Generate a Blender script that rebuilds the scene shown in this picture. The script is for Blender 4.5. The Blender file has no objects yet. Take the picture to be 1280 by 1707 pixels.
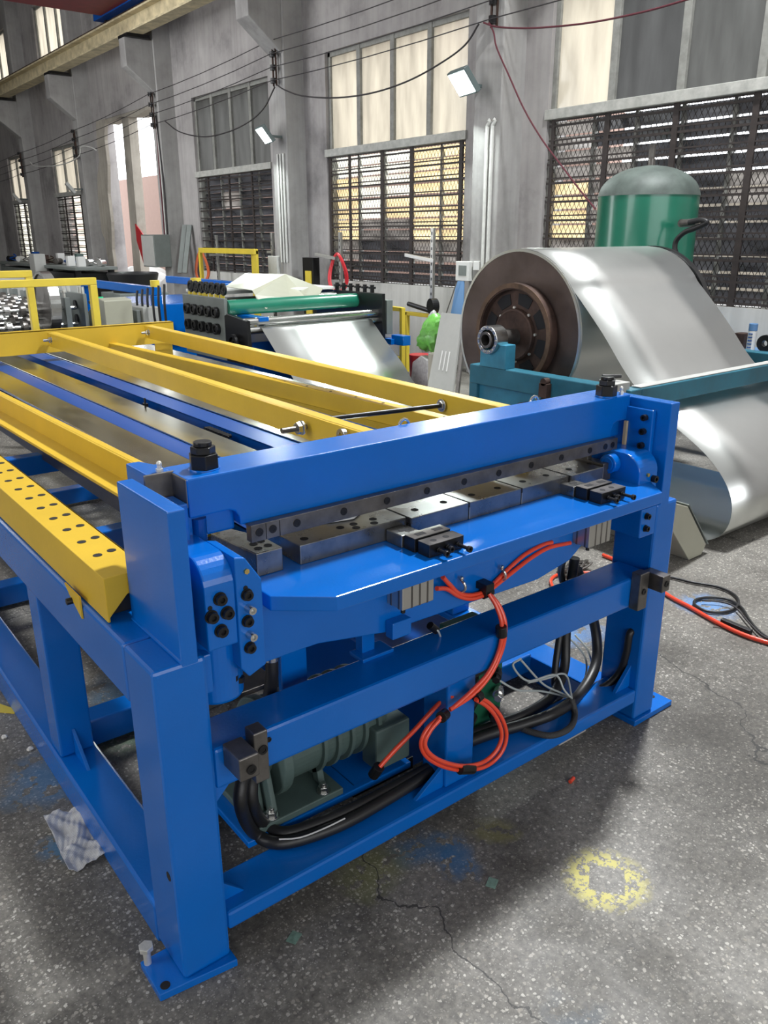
import bpy, bmesh, math, random
from mathutils import Vector, Matrix
random.seed(4)
PI = math.pi
SC = bpy.context.scene
COL = SC.collection

# ------------------------------------------------------------------ camera
F_PX = 1345.2
PITCH, ROLL, YAW = math.radians(18.948), math.radians(-0.17), math.radians(51.956)
CAM = Vector((-0.491, -1.356, 1.600))
fw = Vector((math.cos(YAW)*math.cos(PITCH), math.sin(YAW)*math.cos(PITCH), -math.sin(PITCH)))
rt = Vector((math.sin(YAW), -math.cos(YAW), 0)); up = rt.cross(fw)
c_, s_ = math.cos(ROLL), math.sin(ROLL)
rt, up = c_*rt + s_*up, -s_*rt + c_*up
cd = bpy.data.cameras.new('camera'); co = bpy.data.objects.new('camera', cd); COL.objects.link(co)
m3 = Matrix((rt, up, -fw)).transposed()
co.matrix_world = Matrix.Translation(CAM) @ m3.to_4x4()
cd.sensor_fit = 'VERTICAL'; cd.sensor_height = 36.0
cd.lens = F_PX*36.0/1707.0
cd.clip_start = 0.05; cd.clip_end = 200
SC.camera = co
def at(u, v, ax, val):
    """point seen at photo pixel (u, v) on the world plane ax = val"""
    d = rt*((u-640)/F_PX) - up*((v-853.5)/F_PX) + fw
    i = 'xyz'.index(ax)
    return CAM + d*((val-CAM[i])/d[i])

# ------------------------------------------------------------------ view, world, lights
SC.view_settings.view_transform = 'Standard'; SC.view_settings.look = 'None'
SC.view_settings.gamma = 1.0; SC.view_settings.use_curve_mapping = False
SC.view_settings.exposure = 0.0
W = bpy.data.worlds.new('sky'); SC.world = W; W.use_nodes = True
bg = W.node_tree.nodes['Background']; bg.inputs[0].default_value = (0.93, 0.96, 1.0, 1); bg.inputs[1].default_value = 4.8
def area(name, loc, target, sx, sy, power, col=(1,1,1)):
    l = bpy.data.lights.new(name, 'AREA'); l.shape = 'RECTANGLE'; l.size = sx; l.size_y = sy; l.energy = power; l.color = col
    o = bpy.data.objects.new(name, l); COL.objects.link(o); o.location = loc
    o.rotation_euler = (Vector(target)-Vector(loc)).to_track_quat('-Z', 'Y').to_euler()
    return o
area('roof_lamp_key', (4.7, 1.6, 7.4), (1.5, -0.5, 0), 0.6, 0.6, 960, (0.97, 0.99, 1.0))
area('far_wall_fill', (0.0, 13.0, 6.9), (6.7, 13.0, 4.2), 3.0, 16.0, 1000, (0.97, 0.99, 1.0))  # added fill to brighten the far wall and pillars
area('ceiling_fill', (-0.5, 8.0, 7.75), (-0.5, 8.0, 0), 11.0, 28.0, 300, (1.0, 0.985, 0.96))  # added ambient fill below the closed ceiling
area('front_fill', (-1.5, -7.8, 2.6), (-1.5, 0, 1.6), 11.0, 4.0, 430, (0.96, 0.98, 1.0))  # added fill for the front faces; the wall behind has no opening
area('left_fill', (-8.8, 3.5, 2.8), (0, 3.0, 1.2), 4.0, 18.0, 1150, (0.98, 0.99, 1.0))  # added side fill in front of a closed wall

sl = bpy.data.lights.new('yard_sun', 'SUN'); sl.energy = 0.5; sl.angle = 0.02; sl.color = (1.0, 0.95, 0.87)
so = bpy.data.objects.new('yard_sun', sl); COL.objects.link(so); so.rotation_euler = Vector((0.55, 0.45, -0.9)).to_track_quat('-Z', 'Y').to_euler()

# ------------------------------------------------------------------ materials
def _mat(name):
    m = bpy.data.materials.new(name); m.use_nodes = True
    return m, m.node_tree.nodes, m.node_tree.links, m.node_tree.nodes['Principled BSDF']
def mat(name, col, rough=0.5, metal=0.0, var=0.0, vscale=6.0, rvar=0.0, bump=0.0, bscale=80.0, coat=0.0, stretch=None, emit=0, spec=0.5, alpha=1.0, col2=None, det=6.0):
    m, N, L, b = _mat(name)
    b.inputs['Base Color'].default_value = (*col, 1); b.inputs['Roughness'].default_value = rough
    b.inputs['Metallic'].default_value = metal; b.inputs['Coat Weight'].default_value = coat
    b.inputs['Coat Roughness'].default_value = 0.12
    b.inputs['Specular IOR Level'].default_value = spec
    if alpha < 1: b.inputs['Alpha'].default_value = alpha
    if emit:
        b.inputs['Emission Color'].default_value = (*col, 1); b.inputs['Emission Strength'].default_value = emit
    tc = N.new('ShaderNodeTexCoord'); mp = N.new('ShaderNodeMapping'); L.new(tc.outputs['Object'], mp.inputs[0])
    if stretch: mp.inputs['Scale'].default_value = stretch
    if var or rvar or col2:
        n = N.new('ShaderNodeTexNoise'); n.inputs['Scale'].default_value = vscale; n.inputs['Detail'].default_value = det; n.inputs['Roughness'].default_value = 0.62
        L.new(mp.outputs[0], n.inputs['Vector'])
        if var or col2:
            r = N.new('ShaderNodeValToRGB'); L.new(n.outputs['Fac'], r.inputs[0])
            r.color_ramp.elements[0].position = 0.32; r.color_ramp.elements[1].position = 0.68
            c2 = col2 if col2 else tuple(min(1, c*(1+var)) for c in col)
            r.color_ramp.elements[0].color = (*(col if col2 else tuple(c*(1-var) for c in col)), 1); r.color_ramp.elements[1].color = (*c2, 1)
            L.new(r.outputs[0], b.inputs['Base Color'])
        if rvar:
            mr = N.new('ShaderNodeMapRange'); L.new(n.outputs['Fac'], mr.inputs[0])
            mr.inputs['From Min'].default_value = 0.3; mr.inputs['From Max'].default_value = 0.7
            mr.inputs['To Min'].default_value = max(0.03, rough-rvar); mr.inputs['To Max'].default_value = min(1, rough+rvar)
            L.new(mr.outputs[0], b.inputs['Roughness'])
    if bump:
        n2 = N.new('ShaderNodeTexNoise'); n2.inputs['Scale'].default_value = bscale; n2.inputs['Detail'].default_value = 3
        L.new(tc.outputs['Object'], n2.inputs['Vector'])
        bp = N.new('ShaderNodeBump'); bp.inputs['Strength'].default_value = bump; bp.inputs['Distance'].default_value = 0.004
        L.new(n2.outputs['Fac'], bp.inputs['Height']); L.new(bp.outputs[0], b.inputs['Normal'])
    return m
M = {}
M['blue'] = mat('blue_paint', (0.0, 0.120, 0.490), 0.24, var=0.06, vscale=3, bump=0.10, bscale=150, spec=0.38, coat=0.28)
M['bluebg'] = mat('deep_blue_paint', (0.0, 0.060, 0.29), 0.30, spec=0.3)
M['yellow'] = mat('yellow_paint', (0.60, 0.392, 0.033), 0.42, var=0.07, vscale=4, bump=0.08, bscale=90, spec=0.3)
M['yellowbg'] = mat('safety_yellow_paint', (0.68, 0.52, 0.05), 0.45, var=0.08, vscale=5)
M['teal'] = mat('teal_paint', (0.022, 0.130, 0.185), 0.42, var=0.25, vscale=4, rvar=0.1, bump=0.1)
M['tealblue'] = mat('worn_blue_paint', (0.035, 0.20, 0.30), 0.45, var=0.25, vscale=5)
M['black'] = mat('black_oxide', (0.012, 0.012, 0.013), 0.32, metal=0.3)
M['rubber'] = mat('black_rubber', (0.012, 0.012, 0.013), 0.42, bump=0.1, bscale=200)
M['dark'] = mat('dark_recess', (0.006, 0.006, 0.008), 0.8)
M['darksteel'] = mat('dark_ground_steel', (0.16, 0.15, 0.14), 0.36, metal=0.8, var=0.30, vscale=14, rvar=0.08)
M['diesteel'] = mat('oiled_die_steel', (0.20, 0.20, 0.195), 0.30, metal=0.85, var=0.30, vscale=9, rvar=0.10)
M['steel'] = mat('bright_steel', (0.62, 0.62, 0.60), 0.25, metal=1.0, var=0.1, vscale=10)
M['alu'] = mat('aluminium', (0.52, 0.51, 0.48), 0.38, metal=0.9)
M['zinc'] = mat('zinc_plate', (0.72, 0.71, 0.66), 0.35, metal=0.6, var=0.15, vscale=30)
M['brass'] = mat('brass', (0.75, 0.55, 0.2), 0.3, metal=1.0)
M['slide'] = mat('galvanised_slide_plate', (0.66, 0.68, 0.58), 0.20, metal=1.0, var=0.10, vscale=7, rvar=0.04, stretch=(3, 1.0, 1), det=8)
M['sheet'] = mat('galvanised_sheet', (0.72, 0.74, 0.72), 0.31, metal=1.0, var=0.03, vscale=2, bump=0.02, bscale=60)
M['coilside'] = mat('coil_edge_steel', (0.125, 0.095, 0.085), 0.42, metal=0.75, var=0.25, vscale=3, rvar=0.1)
M['rust'] = mat('rusty_iron', (0.060, 0.034, 0.026), 0.65, metal=0.35, var=0.5, vscale=9, bump=0.3, bscale=60)
M['rustrim'] = mat('worn_rim_iron', (0.13, 0.080, 0.052), 0.5, metal=0.5, var=0.4, vscale=9)
M['hose'] = mat('orange_red_hose', (0.78, 0.065, 0.025), 0.28, coat=0.4)
M['clear'] = mat('clear_tube', (0.42, 0.46, 0.45), 0.2, coat=0.3)
M['motor'] = mat('grey_green_motor', (0.075, 0.115, 0.105), 0.45, var=0.12, vscale=8, bump=0.1)
M['greenp'] = mat('green_valve_paint', (0.01, 0.10, 0.05), 0.4)
M['cream'] = mat('cream_sheet_metal', (0.36, 0.355, 0.28), 0.4, var=0.04)
M['greypanel'] = mat('grey_panel', (0.40, 0.40, 0.38), 0.45, var=0.05)
M['tank'] = mat('green_tank_paint', (0.012, 0.155, 0.095), 0.28, coat=0.4, var=0.1, vscale=3)
M['tanktop'] = mat('dusty_tank_top', (0.075, 0.095, 0.085), 0.6, var=0.3, vscale=7)
M['white'] = mat('white_plastic', (0.68, 0.68, 0.66), 0.45)
M['whitepaint'] = mat('white_paint', (0.60, 0.60, 0.57), 0.6, var=0.1, vscale=9)
M['bag'] = mat('clear_poly_bag', (0.62, 0.62, 0.63), 0.25, alpha=0.62, var=0.2, vscale=30, coat=0.3)
M['film'] = mat('hanging_plastic_film', (0.55, 0.53, 0.54), 0.25, alpha=0.45, bump=0.4, bscale=25)
M['gbag'] = mat('green_woven_bag', (0.14, 0.42, 0.07), 0.35, var=0.3, vscale=14, bump=0.4, bscale=30)
M['red'] = mat('red_paint', (0.42, 0.02, 0.025), 0.4)
M['crane_red'] = mat('crane_red_paint', (0.16, 0.014, 0.022), 0.5, var=0.2)
M['craney'] = mat('dusty_crane_beam', (0.55, 0.47, 0.30), 0.6, var=0.3, vscale=5)
M['wood'] = mat('pale_wood', (0.5, 0.4, 0.25), 0.7)
M['cable'] = mat('power_cable', (0.03, 0.026, 0.028), 0.6)
M['redcable'] = mat('dark_red_cable', (0.10, 0.018, 0.028), 0.5)
M['frame'] = mat('grey_window_frame', (0.25, 0.25, 0.23), 0.55, var=0.2, vscale=12)
M['ledge'] = mat('pale_window_transom', (0.42, 0.42, 0.39), 0.6, var=0.2, vscale=12)
M['grille'] = mat('rusty_grille', (0.030, 0.022, 0.020), 0.65, var=0.3, vscale=20)
M['tarp'] = mat('white_tarp', (0.34, 0.33, 0.31), 0.6, var=0.12, vscale=6, bump=0.4, bscale=12)
M['pink'] = mat('pink_render', (0.30, 0.20, 0.165), 0.8, var=0.04)
M['asphalt'] = mat('yard_ground', (0.32, 0.31, 0.29), 0.9)
M['greycab'] = mat('grey_cabinet_paint', (0.17, 0.19, 0.18), 0.5, var=0.1)
M['bluep'] = mat('blue_panel', (0.10, 0.22, 0.42), 0.5)
M['lampglass'] = mat('lit_floodlight_glass', (0.86, 1.0, 0.97), 0.3, emit=9)
M['lampoff'] = mat('unlit_floodlight_glass', (0.6, 0.62, 0.6), 0.2)
M['lampbody'] = mat('floodlight_housing', (0.10, 0.13, 0.13), 0.5)
M['roof'] = mat('grey_roof_sheet', (0.20, 0.20, 0.20), 0.7)
M['orangehose'] = mat('orange_hose', (0.72, 0.16, 0.06), 0.45)
M['redhose'] = mat('red_hose', (0.72, 0.03, 0.045), 0.4)
M['stone'] = mat('white_pebble', (0.68, 0.66, 0.62), 0.8)
M['bulb_green'] = mat('green_button', (0.0, 0.7, 0.3), 0.3)
M['cord'] = mat('woven_black_sleeve', (0.035, 0.035, 0.035), 0.6, bump=0.6, bscale=300)
M['print'] = mat('white_hose_print', (0.6, 0.6, 0.6), 0.5)
M['yard'] = mat('shed_wall', (0.30, 0.27, 0.22), 0.8, var=0.3, vscale=1.5)

def wall_mat(name, base, dark, light):
    m, N, L, b = _mat(name); b.inputs['Roughness'].default_value = 0.85
    tc = N.new('ShaderNodeTexCoord')
    n = N.new('ShaderNodeTexNoise'); n.inputs['Scale'].default_value = 0.9; n.inputs['Detail'].default_value = 9; n.inputs['Roughness'].default_value = 0.65
    L.new(tc.outputs['Object'], n.inputs['Vector'])
    r = N.new('ShaderNodeValToRGB'); L.new(n.outputs['Fac'], r.inputs[0])
    e = r.color_ramp.elements; e[0].position = 0.30; e[0].color = (*dark, 1); e[1].position = 0.72; e[1].color = (*light, 1)
    k = e.new(0.48); k.color = (*base, 1)
    mp = N.new('ShaderNodeMapping'); mp.inputs['Scale'].default_value = (8, 8, 0.35); L.new(tc.outputs['Object'], mp.inputs[0])
    n2 = N.new('ShaderNodeTexNoise'); n2.inputs['Scale'].default_value = 1.6; n2.inputs['Detail'].default_value = 6; L.new(mp.outputs[0], n2.inputs['Vector'])
    r2 = N.new('ShaderNodeValToRGB'); L.new(n2.outputs['Fac'], r2.inputs[0]); r2.color_ramp.elements[0].position = 0.35; r2.color_ramp.elements[1].position = 0.6
    r2.color_ramp.elements[0].color = (0.72, 0.72, 0.72, 1); r2.color_ramp.elements[1].color = (1, 1, 1, 1)
    mx = N.new('ShaderNodeMix'); mx.data_type = 'RGBA'; mx.blend_type = 'MULTIPLY'; mx.inputs[0].default_value = 0.45
    L.new(r.outputs[0], mx.inputs[6]); L.new(r2.outputs[0], mx.inputs[7]); L.new(mx.outputs[2], b.inputs['Base Color'])
    bp = N.new('ShaderNodeBump'); bp.inputs['Strength'].default_value = 0.3; bp.inputs['Distance'].default_value = 0.01
    L.new(n.outputs['Fac'], bp.inputs['Height']); L.new(bp.outputs[0], b.inputs['Normal'])
    return m
M['wall'] = wall_mat('stained_plaster', (0.36, 0.34, 0.335), (0.19, 0.18, 0.18), (0.46, 0.44, 0.43))
M['concrete'] = wall_mat('painted_concrete', (0.36, 0.35, 0.34), (0.24, 0.23, 0.225), (0.46, 0.45, 0.44))
M['dado'] = wall_mat('whitewashed_plaster', (0.56, 0.55, 0.52), (0.36, 0.35, 0.34), (0.64, 0.63, 0.60))
M['rubble'] = wall_mat('broken_cement', (0.36, 0.33, 0.28), (0.22, 0.20, 0.17), (0.46, 0.42, 0.36))

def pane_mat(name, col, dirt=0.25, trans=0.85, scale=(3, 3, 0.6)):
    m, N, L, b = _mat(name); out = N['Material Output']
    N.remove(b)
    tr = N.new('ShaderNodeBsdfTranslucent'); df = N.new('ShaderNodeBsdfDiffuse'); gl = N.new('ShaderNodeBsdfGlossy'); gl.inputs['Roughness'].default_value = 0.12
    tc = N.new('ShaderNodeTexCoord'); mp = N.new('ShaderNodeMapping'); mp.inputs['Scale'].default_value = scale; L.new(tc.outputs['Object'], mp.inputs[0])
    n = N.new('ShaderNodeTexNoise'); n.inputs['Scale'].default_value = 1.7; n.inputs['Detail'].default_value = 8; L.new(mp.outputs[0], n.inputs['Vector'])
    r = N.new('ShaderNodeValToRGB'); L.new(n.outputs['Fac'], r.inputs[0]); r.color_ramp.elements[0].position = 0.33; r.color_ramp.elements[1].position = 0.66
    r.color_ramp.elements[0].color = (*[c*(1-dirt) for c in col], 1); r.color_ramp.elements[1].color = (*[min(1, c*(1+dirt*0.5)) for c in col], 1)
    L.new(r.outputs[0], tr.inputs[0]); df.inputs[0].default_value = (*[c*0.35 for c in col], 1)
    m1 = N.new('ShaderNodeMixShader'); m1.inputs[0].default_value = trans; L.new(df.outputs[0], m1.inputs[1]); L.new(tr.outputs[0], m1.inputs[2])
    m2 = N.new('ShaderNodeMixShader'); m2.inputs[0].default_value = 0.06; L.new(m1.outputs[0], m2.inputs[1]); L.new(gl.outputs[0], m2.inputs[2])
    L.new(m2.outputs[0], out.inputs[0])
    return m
M['pane_bright'] = pane_mat('dusty_glass_painted_bright', (0.47, 0.42, 0.33), 0.28)  # mottle is dirt; pane tones paint the light of the view behind
M['pane_grey'] = pane_mat('dirty_glass_painted_grey', (0.085, 0.085, 0.08), 0.30)
M['pane_dark'] = pane_mat('dirty_glass_painted_dark', (0.07, 0.07, 0.068), 0.3)
M['lv_bright'] = pane_mat('louvre_glass_painted_sunlit', (0.98, 0.90, 0.72), 0.35, scale=(2, 1.2, 3))  # bright and dim bands seen through the louvres, painted as blade colours
M['lv_warm'] = pane_mat('louvre_glass_painted_amber_light', (0.88, 0.66, 0.36), 0.35, scale=(2, 1.2, 3))
M['lv_grey'] = pane_mat('louvre_glass_painted_dim', (0.17, 0.155, 0.14), 0.6, scale=(2, 1.5, 6))
M['lv_dark'] = pane_mat('louvre_glass_painted_shade', (0.03, 0.03, 0.032), 0.6, scale=(2, 1.5, 6))

def floor_mat():
    m, N, L, b = _mat('terrazzo_floor'); b.inputs['Specular IOR Level'].default_value = 0.35
    tc = N.new('ShaderNodeTexCoord'); O = tc.outputs['Object']
    def noise(sc, det=6, rough=0.6):
        n = N.new('ShaderNodeTexNoise'); n.inputs['Scale'].default_value = sc; n.inputs['Detail'].default_value = det; n.inputs['Roughness'].default_value = rough
        L.new(O, n.inputs['Vector']); return n.outputs['Fac']
    def ramp(src, p0, c0, p1, c1):
        r = N.new('ShaderNodeValToRGB'); L.new(src, r.inputs[0]); e = r.color_ramp.elements
        e[0].position = p0; e[0].color = (*c0, 1); e[1].position = p1; e[1].color = (*c1, 1); return r.outputs[0]
    def mix(f, a, c, mode='MIX'):
        x = N.new('ShaderNodeMix'); x.data_type = 'RGBA'; x.blend_type = mode
        if isinstance(f, float): x.inputs[0].default_value = f
        else: L.new(f, x.inputs[0])
        for s, i in ((a, 6), (c, 7)):
            if isinstance(s, tuple): x.inputs[i].default_value = (*s, 1)
            else: L.new(s, x.inputs[i])
        return x.outputs[2]
    def math_(op, a, c=None):
        x = N.new('ShaderNodeMath'); x.operation = op
        for s, i in ((a, 0), (c, 1)):
            if s is None: continue
            if isinstance(s, (int, float)): x.inputs[i].default_value = s
            else: L.new(s, x.inputs[i])
        return x.outputs[0]
    base = ramp(noise(1.3, 8), 0.35, (0.090, 0.083, 0.074), 0.68, (0.215, 0.206, 0.190))
    fine = ramp(noise(55, 6, 0.75), 0.32, (0.55, 0.55, 0.55), 0.68, (1.45, 1.44, 1.40))
    base = mix(1.0, base, fine, 'MULTIPLY')
    dn = N.new('ShaderNodeTexNoise'); dn.inputs['Scale'].default_value = 75; dn.inputs['Detail'].default_value = 3; L.new(O, dn.inputs['Vector'])
    da = N.new('ShaderNodeVectorMath'); da.operation = 'MULTIPLY_ADD'; L.new(dn.outputs['Color'], da.inputs[0]); da.inputs[1].default_value = (0.012,)*3; L.new(O, da.inputs[2])
    v = N.new('ShaderNodeTexVoronoi'); v.inputs['Scale'].default_value = 78; L.new(da.outputs[0], v.inputs['Vector'])
    v2 = N.new('ShaderNodeTexVoronoi'); v2.inputs['Scale'].default_value = 165; L.new(da.outputs[0], v2.inputs['Vector'])
    sep = N.new('ShaderNodeSeparateColor'); L.new(v.outputs['Color'], sep.inputs[0])
    sep2 = N.new('ShaderNodeSeparateColor'); L.new(v2.outputs['Color'], sep2.inputs[0])
    chip = math_('MULTIPLY', math_('LESS_THAN', v.outputs['Distance'], math_('MULTIPLY', sep.outputs[2], 0.56)), math_('GREATER_THAN', sep.outputs[0], 0.50))
    chip2 = math_('MULTIPLY', math_('LESS_THAN', v2.outputs['Distance'], 0.36), math_('GREATER_THAN', sep2.outputs[1], 0.60))
    dirty = ramp(noise(2.6, 5), 0.36, (0.35,)*3, 0.60, (1.0,)*3)
    c1 = math_('MULTIPLY', chip, dirty); c2 = math_('MULTIPLY', math_('MULTIPLY', chip2, dirty), 0.75)
    chipcol = mix(sep.outputs[1], (0.24, 0.22, 0.185), (0.55, 0.53, 0.48))
    col = mix(c2, base, (0.34, 0.33, 0.30)); col = mix(c1, col, chipcol)
    # worn oily bands
    oil = ramp(noise(0.8, 7, 0.7), 0.50, (1, 1, 1), 0.62, (0.55, 0.54, 0.53))
    col = mix(1.0, col, oil, 'MULTIPLY')
    # paint overspray: (x, y, radius, colour, strength)
    nz = noise(22, 5); nz2 = noise(5, 5)
    sx = N.new('ShaderNodeSeparateXYZ'); L.new(O, sx.inputs[0])
    for (px_, py_, r0, r1, c, st) in [(0.74, -0.06, 0.05, 0.10, (0.02, 0.13, 0.30), 0.75), (0.69, 0.0, 0.0, 0.10, (0.02, 0.13, 0.30), 0.5), (-0.02, 0.95, 0.0, 0.16, (0.03, 0.16, 0.33), 0.6),
            (-0.05, 0.62, 0.0, 0.09, (0.03, 0.16, 0.33), 0.7), (0.42, 1.25, 0.0, 0.22, (0.03, 0.15, 0.28), 0.6), (0.30, 1.05, 0.0, 0.20, (0.03, 0.09, 0.05), 0.6),
            (2.72, 0.36, 0.0, 0.16, (0.12, 0.27, 0.55), 0.8), (0.10, -0.42, 0.0, 0.08, (0.32, 0.28, 0.06), 0.5), (0.62, -0.62, 0.0, 0.10, (0.03, 0.09, 0.16), 0.35), (2.05, 0.62, 0.0, 0.18, (0.07, 0.22, 0.5), 0.7),
            (3.4, -0.1, 0.0, 0.25, (0.40, 0.36, 0.1), 0.3), (0.88, -0.08, 0.0, 0.07, (0.30, 0.28, 0.06), 0.3), (0.55, 0.02, 0.0, 0.12, (0.22, 0.24, 0.06), 0.35)]:
        dx = math_('SUBTRACT', sx.outputs[0], px_); dy = math_('SUBTRACT', sx.outputs[1], py_)
        d = math_('SQRT', math_('ADD', math_('MULTIPLY', dx, dx), math_('MULTIPLY', dy, dy)))
        d = math_('ADD', d, math_('MULTIPLY', math_('SUBTRACT', nz2, 0.5), 0.25))
        mr = N.new('ShaderNodeMapRange'); L.new(d, mr.inputs[0]); mr.inputs[1].default_value = r1; mr.inputs[2].default_value = r1*0.3; mr.inputs[3].default_value = 0; mr.inputs[4].default_value = st
        f = math_('MULTIPLY', mr.outputs[0], math_('GREATER_THAN', nz, 0.44))
        col = mix(f, col, c)
    # yellow ring left round a square that was masked while spraying
    ux = math_('SUBTRACT', sx.outputs[0], 1.007); uy = math_('SUBTRACT', sx.outputs[1], -0.385)
    d = math_('SQRT', math_('ADD', math_('MULTIPLY', ux, ux), math_('MULTIPLY', uy, uy)))
    mr = N.new('ShaderNodeMapRange'); L.new(math_('ADD', d, math_('MULTIPLY', math_('SUBTRACT', nz2, 0.5), 0.06)), mr.inputs[0]); mr.inputs[1].default_value = 0.125; mr.inputs[2].default_value = 0.075; mr.inputs[3].default_value = 0; mr.inputs[4].default_value = 0.95
    ax = math_('ABSOLUTE', math_('ADD', math_('MULTIPLY', ux, 0.8), math_('MULTIPLY', uy, 0.6))); ay = math_('ABSOLUTE', math_('SUBTRACT', math_('MULTIPLY', uy, 0.8), math_('MULTIPLY', ux, 0.6)))
    hole = math_('GREATER_THAN', math_('MAXIMUM', ax, ay), 0.045)
    f = math_('MULTIPLY', math_('MULTIPLY', mr.outputs[0], hole), math_('GREATER_THAN', noise(38, 6, 0.75), 0.49))
    col = mix(f, col, (0.52, 0.47, 0.14))
    # cracks
    vc = N.new('ShaderNodeTexVoronoi'); vc.feature = 'DISTANCE_TO_EDGE'; vc.inputs['Scale'].default_value = 0.30
    wn = N.new('ShaderNodeTexNoise'); wn.inputs['Scale'].default_value = 3; wn.inputs['Detail'].default_value = 6; L.new(O, wn.inputs['Vector'])
    av = N.new('ShaderNodeVectorMath'); av.operation = 'MULTIPLY_ADD'; L.new(wn.outputs['Color'], av.inputs[0]); av.inputs[1].default_value = (0.35,)*3; L.new(O, av.inputs[2]); L.new(av.outputs[0], vc.inputs['Vector'])
    crack = math_('LESS_THAN', vc.outputs['Distance'], 0.0007)
    col = mix(math_('MULTIPLY', crack, 0.8), col, (0.02, 0.02, 0.02))
    L.new(col, b.inputs['Base Color'])
    ro = N.new('ShaderNodeMapRange'); L.new(noise(3, 6), ro.inputs[0]); ro.inputs[1].default_value = 0.3; ro.inputs[2].default_value = 0.7; ro.inputs[3].default_value = 0.36; ro.inputs[4].default_value = 0.68; L.new(ro.outputs[0], b.inputs['Roughness'])
    bp = N.new('ShaderNodeBump'); bp.inputs['Strength'].default_value = 0.22; bp.inputs['Distance'].default_value = 0.004
    L.new(noise(45, 5), bp.inputs['Height']); L.new(bp.outputs[0], b.inputs['Normal'])
    return m
M['floor'] = floor_mat()

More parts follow.
